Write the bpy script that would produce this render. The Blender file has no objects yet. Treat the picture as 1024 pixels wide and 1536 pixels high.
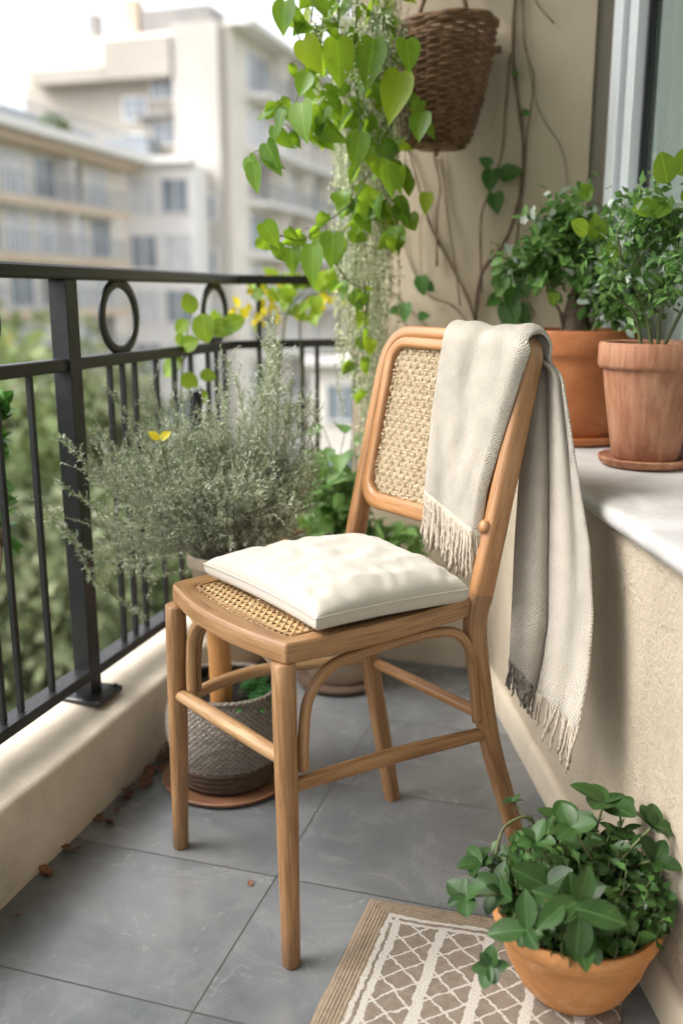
import bpy, math, random
from mathutils import Vector as V, Matrix, noise as mnoise
random.seed(7)
R = math.radians
sc = bpy.context.scene
COL = sc.collection
PI = math.pi
CAMH = 1.0
F = 1400.0
PITCH = math.atan(323 / F)
CP, SP = math.cos(PITCH), math.sin(PITCH)

# ------------------------------------------------------------------ survey helpers (metres)
def ray(x, y):
    u = (x - 512) / F; v = (768 - y) / F
    return V((u, CP + v * SP, -SP + v * CP))
def at(x, y, Y):
    r = ray(x, y); t = Y / r.y
    return V((r.x * t, Y, CAMH + r.z * t))
def atz(x, y, z=0.0):
    r = ray(x, y); t = (z - CAMH) / r.z
    return V((r.x * t, r.y * t, z))
def onplane(x, y, P, n):
    r = ray(x, y); c = V((0, 0, CAMH))
    t = (P - c).dot(n) / r.dot(n)
    return c + r * t

# ------------------------------------------------------------------ mesh builder
class MB:
    def __init__(s):
        s.v = []; s.f = []; s.uv = []; s.r = []
    def add(s, vs, fs, uvs=None, rnd=None):
        o = len(s.v)
        s.v.extend(tuple(p) for p in vs)
        rr = random.random() if rnd is None else rnd
        for i, f in enumerate(fs):
            s.f.append(tuple(o + k for k in f))
            s.uv.append(uvs[i] if uvs else None)
            s.r.append(rr)
    def box(s, c, sz, rot=None, bev=0.0):
        c = V(c); hx, hy, hz = sz[0] / 2, sz[1] / 2, sz[2] / 2
        b = min(bev, hx * .9, hy * .9, hz * .9)
        vs = []
        if b <= 0:
            for x in (-hx, hx):
                for y in (-hy, hy):
                    for z in (-hz, hz):
                        vs.append(V((x, y, z)))
            fs = [(0, 1, 3, 2), (4, 6, 7, 5), (0, 4, 5, 1), (2, 3, 7, 6), (0, 2, 6, 4), (1, 5, 7, 3)]
        else:
            idx = {}
            for i, x in enumerate((-1, 1)):
                for j, y in enumerate((-1, 1)):
                    for k, z in enumerate((-1, 1)):
                        for a, p in enumerate(((x * hx, y * (hy - b), z * (hz - b)), (x * (hx - b), y * hy, z * (hz - b)), (x * (hx - b), y * (hy - b), z * hz))):
                            idx[(i, j, k, a)] = len(vs); vs.append(V(p))
            I = lambda i, j, k, a: idx[(i, j, k, a)]
            fs = []
            for i in (0, 1):
                q = [I(i, 0, 0, 0), I(i, 1, 0, 0), I(i, 1, 1, 0), I(i, 0, 1, 0)]; fs.append(tuple(q if i else q[::-1]))
                q = [I(0, i, 0, 1), I(0, i, 1, 1), I(1, i, 1, 1), I(1, i, 0, 1)]; fs.append(tuple(q if i else q[::-1]))
                q = [I(0, 0, i, 2), I(1, 0, i, 2), I(1, 1, i, 2), I(0, 1, i, 2)]; fs.append(tuple(q if i else q[::-1]))
            for i in (0, 1):
                for j in (0, 1):
                    q = [I(i, j, 0, 0), I(i, j, 1, 0), I(i, j, 1, 1), I(i, j, 0, 1)]; fs.append(tuple(q[::-1] if i == j else q))
                    q = [I(i, 0, j, 0), I(i, 1, j, 0), I(i, 1, j, 2), I(i, 0, j, 2)]; fs.append(tuple(q if i != j else q[::-1]))
                    q = [I(0, i, j, 1), I(1, i, j, 1), I(1, i, j, 2), I(0, i, j, 2)]; fs.append(tuple(q if i == j else q[::-1]))
            for i in (0, 1):
                for j in (0, 1):
                    for k in (0, 1):
                        q = [I(i, j, k, 0), I(i, j, k, 1), I(i, j, k, 2)]
                        fs.append(tuple(q if (i + j + k) % 2 else q[::-1]))
        if rot is not None:
            vs = [rot @ p for p in vs]
        s.add([p + c for p in vs], fs)
    def prism(s, poly, z0, z1):
        n = len(poly)
        vs = [(p[0], p[1], z0) for p in poly] + [(p[0], p[1], z1) for p in poly]
        fs = [tuple(range(n - 1, -1, -1)), tuple(range(n, 2 * n))]
        for i in range(n):
            j = (i + 1) % n
            fs.append((i, j, n + j, n + i))
        s.add(vs, fs)
    def sweep(s, pts, rx, ry=None, n=12, up=(0, 0, 1), closed=False, p=2.0, cap=True, rnd=None, bev=0.0):
        pts = [V(q) for q in pts]; m = len(pts)
        RX = list(rx) if hasattr(rx, '__len__') else [rx] * m
        RY = (list(ry) if hasattr(ry, '__len__') else [ry] * m) if ry is not None else RX
        RX = list(RX); RY = list(RY)
        if bev and not closed:
            a = (pts[1] - pts[0]).normalized(); b = (pts[-1] - pts[-2]).normalized()
            pts = [pts[0], pts[0] + a * bev] + pts[1:-1] + [pts[-1] - b * bev, pts[-1]]
            RX = [RX[0] - bev, RX[0]] + RX[1:-1] + [RX[-1], RX[-1] - bev]
            RY = [RY[0] - bev, RY[0]] + RY[1:-1] + [RY[-1], RY[-1] - bev]
            m += 2
        up = V(up).normalized()
        vs = []; L = [0.0]
        for i in range(1, m): L.append(L[-1] + (pts[i] - pts[i - 1]).length)
        for i in range(m):
            if closed: t = pts[(i + 1) % m] - pts[i - 1]
            else: t = pts[min(i + 1, m - 1)] - pts[max(i - 1, 0)]
            if t.length < 1e-9: t = V((0, 0, 1))
            t.normalize()
            nx = up.cross(t)
            if nx.length < 1e-3: nx = V((1, 0, 0)).cross(t)
            if nx.length < 1e-3: nx = V((0, 1, 0)).cross(t)
            nx.normalize(); ny = t.cross(nx)
            for k in range(n):
                a = 2 * PI * (k + .5) / n
                c, q = math.cos(a), math.sin(a)
                cx = math.copysign(abs(c) ** (2 / p), c); cy = math.copysign(abs(q) ** (2 / p), q)
                vs.append(pts[i] + nx * (cx * RX[i]) + ny * (cy * RY[i]))
        fs = []; uvs = []
        per = 2 * PI * (sum(RX) + sum(RY)) / (2 * m)
        o = random.random() * 3
        mm = m if closed else m - 1
        LL = L + [L[-1] + (pts[0] - pts[-1]).length]
        for i in range(mm):
            i2 = (i + 1) % m
            for k in range(n):
                k2 = (k + 1) % n
                fs.append((i * n + k, i * n + k2, i2 * n + k2, i2 * n + k))
                u0, u1 = per * k / n + o, per * (k + 1) / n + o
                uvs.append(((u0, LL[i] + o), (u1, LL[i] + o), (u1, LL[i + 1] + o), (u0, LL[i + 1] + o)))
        if cap and not closed:
            for ring, rev in ((0, True), (m - 1, False)):
                q = [ring * n + k for k in range(n)]
                fs.append(tuple(q[::-1] if rev else q))
                c0 = pts[ring]
                uvs.append(tuple(((vs[a] - c0).x + o, (vs[a] - c0).y + o) for a in fs[-1]))
        s.add(vs, fs, uvs, rnd)
    def lathe(s, prof, c=(0, 0, 0), n=40, wob=0.0, seed=0):
        c = V(c); vs = []; m = len(prof)
        for i, (r, z) in enumerate(prof):
            for k in range(n):
                a = 2 * PI * k / n
                rr = r * (1 + wob * math.sin(2 * a + seed) + wob * .5 * math.sin(3 * a + seed * 2 + z * 9))
                vs.append(c + V((rr * math.cos(a), rr * math.sin(a), z)))
        fs = []; uvs = []
        for i in range(m - 1):
            for k in range(n):
                k2 = (k + 1) % n
                fs.append((i * n + k, i * n + k2, (i + 1) * n + k2, (i + 1) * n + k))
                u0, u1 = k / n, (k + 1) / n
                R_ = max(prof[i][0], .02) * 6.28
                uvs.append(((u0 * R_, i / m), (u1 * R_, i / m), (u1 * R_, (i + 1) / m), (u0 * R_, (i + 1) / m)))
        s.add(vs, fs, uvs)
    def leaf(s, tpl, pos, d, nrm, L, W=None, bend=0.0, rnd=None, twist=0.0):
        """tpl = (verts in unit space x across, y along, z up; faces)"""
        W = L if W is None else W
        d = V(d).normalized(); nrm = V(nrm)
        x = d.cross(nrm)
        if x.length < 1e-4: x = d.cross(V((.3, .8, .2)))
        x.normalize(); z = x.cross(d)
        pos = V(pos); vs = []
        for (a, b, c) in tpl[0]:
            zz = c * L - bend * L * b * b
            vs.append(pos + x * (a * W) + d * (b * L) + z * zz)
        s.add(vs, tpl[1], [tuple((tpl[0][q][0] + .5, tpl[0][q][1]) for q in f) for f in tpl[1]], rnd)
    def build(s, name, mat, parent=None, smooth=True, off=None):
        me = bpy.data.meshes.new(name)
        o_ = V((0, 0, 0)) if off is None else off
        if parent is not None and off is None: o_ = OFFS.get(parent.name, V((0, 0, 0)))
        me.from_pydata([(q[0] - o_[0], q[1] - o_[1], q[2] - o_[2]) for q in s.v], [], s.f)
        if any(u is not None for u in s.uv):
            ul = me.uv_layers.new(name='UVMap')
            flat = []
            for f, u in zip(s.f, s.uv):
                if u is None:
                    for k in f: flat.extend((s.v[k][0], s.v[k][1] + s.v[k][2]))
                else:
                    for q in u: flat.extend(q)
            ul.data.foreach_set('uv', flat)
        at_ = me.attributes.new('rnd', 'FLOAT', 'FACE')
        at_.data.foreach_set('value', s.r)
        if smooth: me.polygons.foreach_set('use_smooth', [True] * len(me.polygons))
        me.update()
        ob = bpy.data.objects.new(name, me)
        COL.objects.link(ob)
        if mat is not None: me.materials.append(mat)
        if parent is not None:
            ob.parent = parent; OFFS[ob.name] = o_
        else: OFFS[ob.name] = o_
        return ob
OFFS = {}
def tag(o, label=None, cat=None, group=None, kind=None):
    if label: o['label'] = label
    if cat: o['category'] = cat
    if group: o['group'] = group
    if kind: o['kind'] = kind
    return o
def thing(name, loc, label, cat, group=None):
    o = bpy.data.objects.new(name, None); COL.objects.link(o)
    o.empty_display_size = .1
    o.location = loc; OFFS[o.name] = V(loc)
    return tag(o, label, cat, group)
def sharp(o, ang=35):
    """smooth faces, crisp edges above the angle"""
    me = o.data
    try:
        me.set_sharp_from_angle(angle=R(ang))
    except Exception: pass
    return o
def cat_rom(P, k=6, closed=False):
    P = [V(q) for q in P]; n = len(P); out = []
    rng = range(n) if closed else range(n - 1)
    for i in rng:
        if closed: a, b, c, d = P[i - 1], P[i], P[(i + 1) % n], P[(i + 2) % n]
        else: a, b, c, d = P[max(i - 1, 0)], P[i], P[i + 1], P[min(i + 2, n - 1)]
        for j in range(k):
            t = j / k
            out.append(.5 * ((2 * b) + (c - a) * t + (2 * a - 5 * b + 4 * c - d) * t * t + (3 * b - a - 3 * c + d) * t ** 3))
    if not closed: out.append(P[-1])
    return out
def lerp(a, b, t): return a + (b - a) * t
def interp(tab, x):
    """piecewise linear table [(x, y)...] ; y may be Vector"""
    if x <= tab[0][0]: return tab[0][1]
    for (x0, y0), (x1, y1) in zip(tab, tab[1:]):
        if x <= x1: return y0 + (y1 - y0) * ((x - x0) / (x1 - x0))
    return tab[-1][1]
def rvec(): 
    while True:
        v = V((random.uniform(-1, 1), random.uniform(-1, 1), random.uniform(-1, 1)))
        if .05 < v.length < 1: return v.normalized()

# ------------------------------------------------------------------ materials
def nt(name):
    m = bpy.data.materials.new(name); m.use_nodes = True
    t = m.node_tree; b = t.nodes['Principled BSDF']
    return m, t, b
def N(t, typ, **kw):
    n = t.nodes.new(typ)
    for k, v in kw.items():
        if k in n.inputs: n.inputs[k].default_value = v
        else: setattr(n, k, v)
    return n
def ramp(t, fac, stops):
    r = t.nodes.new('ShaderNodeValToRGB')
    e = r.color_ramp.elements
    while len(e) < len(stops): e.new(.5)
    for i, (p, c) in enumerate(stops):
        e[i].position = p; e[i].color = (*c, 1) if len(c) == 3 else c
    t.links.new(fac, r.inputs[0])
    return r.outputs[0]
def coords(t, kind='Object', scale=(1, 1, 1), rot=(0, 0, 0), loc=(0, 0, 0)):
    c = t.nodes.new('ShaderNodeTexCoord'); mp = t.nodes.new('ShaderNodeMapping')
    mp.inputs['Scale'].default_value = scale; mp.inputs['Rotation'].default_value = rot; mp.inputs['Location'].default_value = loc
    t.links.new(c.outputs[kind], mp.inputs[0])
    return mp.outputs[0]
def noise(t, vec, scale, detail=4, rough=.55, dist=0.0):
    n = N(t, 'ShaderNodeTexNoise', Scale=scale, Detail=detail, Roughness=rough, Distortion=dist)
    t.links.new(vec, n.inputs['Vector'])
    return n.outputs['Fac']
def math_(t, op, a, b=None, c=None, clamp=False):
    n = t.nodes.new('ShaderNodeMath'); n.operation = op; n.use_clamp = clamp
    for i, q in enumerate((a, b, c)):
        if q is None: continue
        if isinstance(q, (int, float)): n.inputs[i].default_value = q
        else: t.links.new(q, n.inputs[i])
    return n.outputs[0]
def mix(t, fac, a, b, mode='MIX'):
    n = t.nodes.new('ShaderNodeMix'); n.data_type = 'RGBA'; n.blend_type = mode
    for i, q in ((0, fac), (6, a), (7, b)):
        if isinstance(q, (int, float)): n.inputs[i].default_value = q
        elif isinstance(q, tuple): n.inputs[i].default_value = (*q, 1) if len(q) == 3 else q
        else: t.links.new(q, n.inputs[i])
    return n.outputs[2]
def bump(t, b, h, strength=.3, dist=.01):
    n = t.nodes.new('ShaderNodeBump'); n.inputs['Strength'].default_value = strength; n.inputs['Distance'].default_value = dist
    t.links.new(h, n.inputs['Height']); t.links.new(n.outputs[0], b.inputs['Normal'])
def simple(name, c1, c2=None, rough=.6, sc_=8, bs=None, bstr=.2, bdist=.005, metal=0, spec=.5, kind='Object', stretch=(1, 1, 1)):
    m, t, b = nt(name)
    b.inputs['Roughness'].default_value = rough; b.inputs['Metallic'].default_value = metal
    b.inputs['Specular IOR Level'].default_value = spec
    v = coords(t, kind, stretch)
    c2 = c2 or tuple(x * .75 for x in c1)
    n = noise(t, v, sc_, 5, .6)
    t.links.new(ramp(t, n, [(.3, c2), (.7, c1)]), b.inputs['Base Color'])
    h = noise(t, v, bs or sc_ * 8, 4, .6)
    bump(t, b, h, bstr, bdist)
    return m
def wood(name, dark, mid, light, rough=.42, sc_=1.0):
    m, t, b = nt(name)
    v = coords(t, 'UV', (130 * sc_, 6 * sc_, 1))
    n1 = noise(t, v, 1.6, 7, .62, .6)
    v2 = coords(t, 'UV', (520 * sc_, 22 * sc_, 1))
    n2 = noise(t, v2, 1.5, 4, .7)
    v3 = coords(t, 'Object', (1, 1, 1))
    n3 = noise(t, v3, 9, 3, .5)
    c = ramp(t, n1, [(.26, dark), (.48, mid), (.70, light)])
    c = mix(t, math_(t, 'MULTIPLY', math_(t, 'LESS_THAN', n2, .38), .38), c, tuple(x * .42 for x in dark))
    c = mix(t, ramp(t, n3, [(.45, (0, 0, 0)), (.8, (.35, .35, .35))]), c, light)
    # small knots
    vo = N(t, 'ShaderNodeTexVoronoi', Scale=1.0); t.links.new(coords(t, 'UV', (16, 5, 1)), vo.inputs['Vector'])
    kn = math_(t, 'LESS_THAN', vo.outputs['Distance'], .06)
    c = mix(t, math_(t, 'MULTIPLY', kn, .55), c, tuple(x * .3 for x in dark))
    t.links.new(c, b.inputs['Base Color'])
    t.links.new(math_(t, 'MULTIPLY_ADD', n1, .28, rough - .1), b.inputs['Roughness'])
    bump(t, b, math_(t, 'ADD', n1, math_(t, 'MULTIPLY', n2, .5)), .25, .0015)
    return m
def leafmat(name, dark, light, rough=.42, trans=.35, tcol=None, spec=.5, vein=True, yellow=None):
    m, t, b = nt(name)
    a = t.nodes.new('ShaderNodeAttribute'); a.attribute_name = 'rnd'
    stops = [(.05, dark), (.85, light)]
    if yellow: stops.append((.97, yellow))
    c = ramp(t, a.outputs['Fac'], stops)
    v = coords(t, 'Object')
    n = noise(t, v, 60, 3, .5)
    c = mix(t, ramp(t, n, [(.3, (.0, .0, .0)), (.7, (.35, .35, .35))]), c, tuple(min(1, x * 1.5) for x in light))
    if vein:
        tc = t.nodes.new('ShaderNodeTexCoord'); sp = t.nodes.new('ShaderNodeSeparateXYZ'); t.links.new(tc.outputs['UV'], sp.inputs[0])
        d = math_(t, 'ABSOLUTE', math_(t, 'SUBTRACT', sp.outputs[0], .5))
        mid = math_(t, 'LESS_THAN', d, .018)
        side = math_(t, 'LESS_THAN', math_(t, 'FRACT', math_(t, 'MULTIPLY', math_(t, 'SUBTRACT', sp.outputs[1], math_(t, 'MULTIPLY', d, .8)), 7.0)), .1)
        c = mix(t, math_(t, 'MULTIPLY', math_(t, 'MAXIMUM', mid, math_(t, 'MULTIPLY', side, .4)), .5), c, tuple(min(1, x * 2.2 + .02) for x in light))
    sp1 = noise(t, v, 38, 5, .7)
    c = mix(t, ramp(t, sp1, [(.66, (0, 0, 0)), (.72, (.55, .55, .55))]), c, (.16, .11, .03))
    t.links.new(c, b.inputs['Base Color'])
    t.links.new(math_(t, 'MULTIPLY_ADD', n, .3, rough - .12), b.inputs['Roughness']); b.inputs['Specular IOR Level'].default_value = spec
    tr = t.nodes.new('ShaderNodeBsdfTranslucent')
    tc_ = mix(t, .5, c, tcol or tuple(min(1, x * 2.2) for x in light))
    t.links.new(tc_, tr.inputs[0])
    ms = t.nodes.new('ShaderNodeMixShader'); ms.inputs[0].default_value = trans
    t.links.new(b.outputs[0], ms.inputs[1]); t.links.new(tr.outputs[0], ms.inputs[2])
    t.links.new(ms.outputs[0], t.nodes['Material Output'].inputs[0])
    return m

M = {}
M['wood'] = wood('chair_wood', (.130, .062, .025), (.250, .130, .054), (.38, .218, .100))
M['wood_light'] = wood('bentwood', (.21, .11, .046), (.34, .195, .088), (.47, .30, .155), .32)
M['wood_back'] = wood('back_wood', (.22, .098, .036), (.35, .17, .066), (.45, .245, .11), .30)
M['post_wood'] = wood('post_wood', (.36, .16, .05), (.50, .235, .075), (.58, .30, .11), .4)
M['cane'] = simple('cane', (.70, .50, .27), (.50, .32, .14), .5, 120, 600, .2, .001)
M['cane_back'] = simple('rope_cane', (.62, .50, .34), (.38, .275, .155), .75, 70, 900, .6, .002)
def ironmat():
    m, t, b = nt('painted_iron'); v = coords(t)
    n0 = noise(t, v, 12, 5, .6); n1 = noise(t, v, 45, 7, .75, .4); n2 = noise(t, v, 300, 3, .6)
    c = ramp(t, n0, [(.3, (.007, .008, .009)), (.7, (.015, .016, .018))])
    r = ramp(t, n1, [(.64, (0, 0, 0)), (.69, (1, 1, 1))])
    c = mix(t, math_(t, 'MULTIPLY', r, .5), c, (.10, .045, .02))
    t.links.new(c, b.inputs['Base Color']); b.inputs['Specular IOR Level'].default_value = .45
    t.links.new(math_(t, 'MULTIPLY_ADD', n1, .35, .18), b.inputs['Roughness'])
    bump(t, b, math_(t, 'ADD', n1, math_(t, 'MULTIPLY', n2, .4)), .3, .002)
    return m
M['iron'] = None
M['pot_a'] = simple('terracotta_orange', (.50, .19, .07), (.36, .12, .04), .6, 14, 300, .12, .002)
M['pot_bowl'] = simple('terracotta_bowl', (.47, .225, .085), (.34, .15, .052), .75, 11, 260, .4, .003)
def terracotta(name, c1, c2, bloomc, amt, seed):
    m, t, b = nt(name); v = coords(t, 'Object', (1, 1, 1), loc=(seed, seed, 0))
    n0 = noise(t, v, 10, 6, .65, .6); n1 = noise(t, v, 26, 7, .75, .8); n2 = noise(t, v, 260, 4, .6)
    vs2 = coords(t, 'Object', (1, 1, 5), loc=(seed, 0, 0)); n3 = noise(t, vs2, 7, 5, .6, .4)
    c = ramp(t, n0, [(.3, c2), (.7, c1)])
    c = mix(t, ramp(t, n1, [(.50, (0, 0, 0)), (.72, (amt, amt, amt))]), c, bloomc)
    c = mix(t, ramp(t, n3, [(.52, (0, 0, 0)), (.7, (.4, .4, .4))]), c, tuple(x * .6 for x in c2))
    c = mix(t, ramp(t, n2, [(.66, (0, 0, 0)), (.74, (.5, .5, .5))]), c, tuple(x * .5 for x in c2))
    t.links.new(c, b.inputs['Base Color']); b.inputs['Roughness'].default_value = .78; b.inputs['Specular IOR Level'].default_value = .3
    bump(t, b, math_(t, 'ADD', math_(t, 'MULTIPLY', n1, .6), math_(t, 'MULTIPLY', n2, .5)), .45, .003)
    return m
M['pot_bowl'] = terracotta('terracotta_bowl', (.50, .235, .085), (.37, .16, .055), (.60, .42, .27), .45, 2)
M['pot_a'] = terracotta('terracotta_orange', (.50, .19, .07), (.36, .12, .04), (.55, .33, .20), .3, 5)
M['soil'] = simple('soil', (.035, .022, .014), (.010, .007, .005), .95, 60, 120, 1, .02)
M['bark'] = simple('bark', (.16, .11, .075), (.07, .045, .03), .85, 30, 90, .8, .01)
M['stem_brown'] = simple('stem_brown', (.20, .13, .08), (.10, .06, .035), .8, 60, 200, .6, .003)
M['stem_green'] = simple('stem_green', (.13, .155, .05), (.07, .075, .03), .6, 60)
M['stem_grey'] = simple('stem_grey', (.38, .37, .29), (.20, .18, .13), .8, 60)
M['wicker'] = simple('wicker', (.30, .155, .072), (.10, .052, .025), .55, 40, 300, .6, .003)
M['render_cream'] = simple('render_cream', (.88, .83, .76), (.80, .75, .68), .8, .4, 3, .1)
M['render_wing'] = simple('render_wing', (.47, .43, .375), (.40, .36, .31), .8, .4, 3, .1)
M['render_strip'] = simple('render_strip', (.54, .51, .465), (.47, .44, .40), .8, .4, 3, .1)
M['render_white'] = simple('render_white', (.90, .88, .86), (.84, .82, .80), .8, .4, 3, .1)
M['render_tan'] = simple('render_tan', (.66, .55, .43), (.58, .46, .34), .8, .5, 3, .1)
M['glass_far'] = simple('glass_far', (.40, .45, .50), (.20, .23, .27), .15, .35, 3, .02)
M['curtain_far'] = simple('curtain_far', (.78, .79, .82), (.56, .58, .62), .6, 1.2, 3, .1)
M['shade_far'] = simple('shade_far', (.34, .32, .30), (.22, .21, .21), .8, .6, 3, .1)
M['metal_far'] = simple('metal_roof', (.34, .37, .40), (.24, .27, .30), .5, .5, 3, .1)
M['rooftile'] = simple('rooftile', (.50, .20, .10), (.34, .13, .07), .8, 3, 20, .5)
M['ground'] = simple('garden_ground', (.09, .11, .04), (.05, .055, .025), .95, .5, 8, .6, .1)
M['white_frame'] = simple('window_alu', (.84, .88, .92), (.78, .82, .86), .35, 3, 30, .05)
M['rubber'] = simple('rubber_seal', (.02, .02, .022), None, .6, 30)
M['cushion'] = None

M['iron'] = ironmat()
# leaves
M['lf_vine'] = leafmat('vine_leaves', (.022, .085, .010), (.13, .25, .018), .38, .52, (.55, .80, .03), yellow=(.34, .38, .02))
M['lf_wall'] = leafmat('wall_leaves', (.022, .085, .012), (.055, .15, .02), .4, .25)
M['lf_flower'] = leafmat('yellow_flowers', (.62, .46, .01), (.75, .62, .03), .5, .45, (.9, .75, .04), vein=False)
M['lf_lime'] = leafmat('lime_leaves', (.09, .19, .015), (.22, .36, .03), .45, .5, (.6, .75, .05))
M['lf_bowl'] = leafmat('bowl_leaves', (.006, .024, .005), (.026, .066, .013), .44, .10, (.08, .2, .03), .35)
M['lf_bowl_s'] = leafmat('bowl_small_leaves', (.010, .034, .006), (.045, .11, .020), .42, .15)
M['lf_bush'] = leafmat('silver_needles', (.20, .235, .155), (.62, .66, .53), .6, .2, (.4, .45, .25), vein=False)
M['lf_bush_g'] = leafmat('green_needles', (.09, .14, .055), (.30, .38, .18), .6, .25, (.35, .45, .12), vein=False)
M['lf_sill'] = leafmat('sill_leaves', (.03, .095, .018), (.15, .28, .07), .4, .25)
M['lf_sill_w'] = leafmat('silvery_sill_leaves', (.16, .24, .15), (.60, .68, .58), .4, .2)
M['lf_back'] = leafmat('back_leaves', (.03, .09, .02), (.15, .27, .07), .45, .35)
M['lf_moss'] = leafmat('pale_sprigs', (.26, .30, .15), (.52, .55, .36), .7, .3, vein=False)
M['lf_fern'] = leafmat('fern', (.02, .10, .015), (.05, .22, .03), .5, .3, vein=False)
M['tree_a'] = leafmat('tree_green', (.085, .12, .04), (.17, .215, .075), .6, .25, vein=False)
M['tree_b'] = leafmat('tree_yellow', (.16, .165, .05), (.34, .32, .11), .6, .3, vein=False)
M['tree_c'] = leafmat('tree_grey', (.09, .11, .05), (.18, .205, .10), .6, .25, vein=False)
M['dry'] = leafmat('dry_leaf', (.07, .022, .014), (.17, .07, .035), .7, .1)
M['petal'] = leafmat('white_petals', (.8, .8, .76), (.9, .9, .86), .5, .3, vein=False)

# plaster
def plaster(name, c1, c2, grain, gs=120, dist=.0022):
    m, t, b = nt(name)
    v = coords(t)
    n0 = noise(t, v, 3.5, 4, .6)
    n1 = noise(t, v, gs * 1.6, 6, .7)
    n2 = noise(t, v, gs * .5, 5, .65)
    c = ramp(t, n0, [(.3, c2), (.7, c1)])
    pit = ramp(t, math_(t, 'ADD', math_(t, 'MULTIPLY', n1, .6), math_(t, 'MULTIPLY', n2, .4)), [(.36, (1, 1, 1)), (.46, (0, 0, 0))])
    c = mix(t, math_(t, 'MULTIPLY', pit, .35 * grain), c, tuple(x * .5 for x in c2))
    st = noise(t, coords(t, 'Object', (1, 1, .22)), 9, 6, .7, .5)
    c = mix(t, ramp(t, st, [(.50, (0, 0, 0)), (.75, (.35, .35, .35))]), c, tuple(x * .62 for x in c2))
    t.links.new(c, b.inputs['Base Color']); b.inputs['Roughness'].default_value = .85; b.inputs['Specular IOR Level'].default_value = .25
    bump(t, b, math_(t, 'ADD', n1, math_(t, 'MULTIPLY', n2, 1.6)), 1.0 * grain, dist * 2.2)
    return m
M['plaster_low'] = plaster('rough_plaster', (.58, .495, .375), (.50, .42, .315), 1.0)
M['plaster_back'] = plaster('smooth_plaster', (.56, .475, .355), (.49, .41, .30), .25, 90)
M['jamb'] = plaster('jamb_shade_grey', (.30, .265, .22), (.25, .22, .18), .2, 90)  # shade of the window reveal is put into this darker grey-brown
M['skirt'] = plaster('skirting', (.58, .50, .39), (.50, .43, .33), .35, 90)
M['ceil'] = plaster('shade_ceiling', (.74, .72, .68), (.68, .66, .62), .2, 90)
# curb: cream top with stains
def curbmat():
    m, t, b = nt('kerb_paint'); v = coords(t)
    n0 = noise(t, v, 4, 6, .65, .4); n1 = noise(t, v, 40, 5, .7); n2 = noise(t, v, 200, 4, .6)
    c = ramp(t, n0, [(.3, (.40, .34, .27)), (.5, (.56, .49, .40)), (.72, (.66, .59, .48))])
    c = mix(t, ramp(t, n1, [(.28, (.5, .5, .5)), (.36, (0, 0, 0))]), c, (.30, .26, .22))
    t.links.new(c, b.inputs['Base Color']); b.inputs['Roughness'].default_value = .7
    bump(t, b, math_(t, 'ADD', n1, math_(t, 'MULTIPLY', n2, .5)), .5, .003)
    return m
M['curb'] = curbmat()
def marble():
    m, t, b = nt('stone_sill'); v = coords(t)
    n0 = noise(t, v, 7, 7, .7, 1.0); n1 = noise(t, v, 60, 6, .7, .5)
    c = ramp(t, n0, [(.25, (.36, .345, .33)), (.5, (.49, .48, .465)), (.75, (.58, .57, .555))])
    c = mix(t, ramp(t, n1, [(.27, (.8, .8, .8)), (.35, (0, 0, 0))]), c, (.38, .34, .30))
    t.links.new(c, b.inputs['Base Color']); b.inputs['Roughness'].default_value = .38
    bump(t, b, n1, .25, .002)
    return m
M['sill'] = marble()
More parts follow.
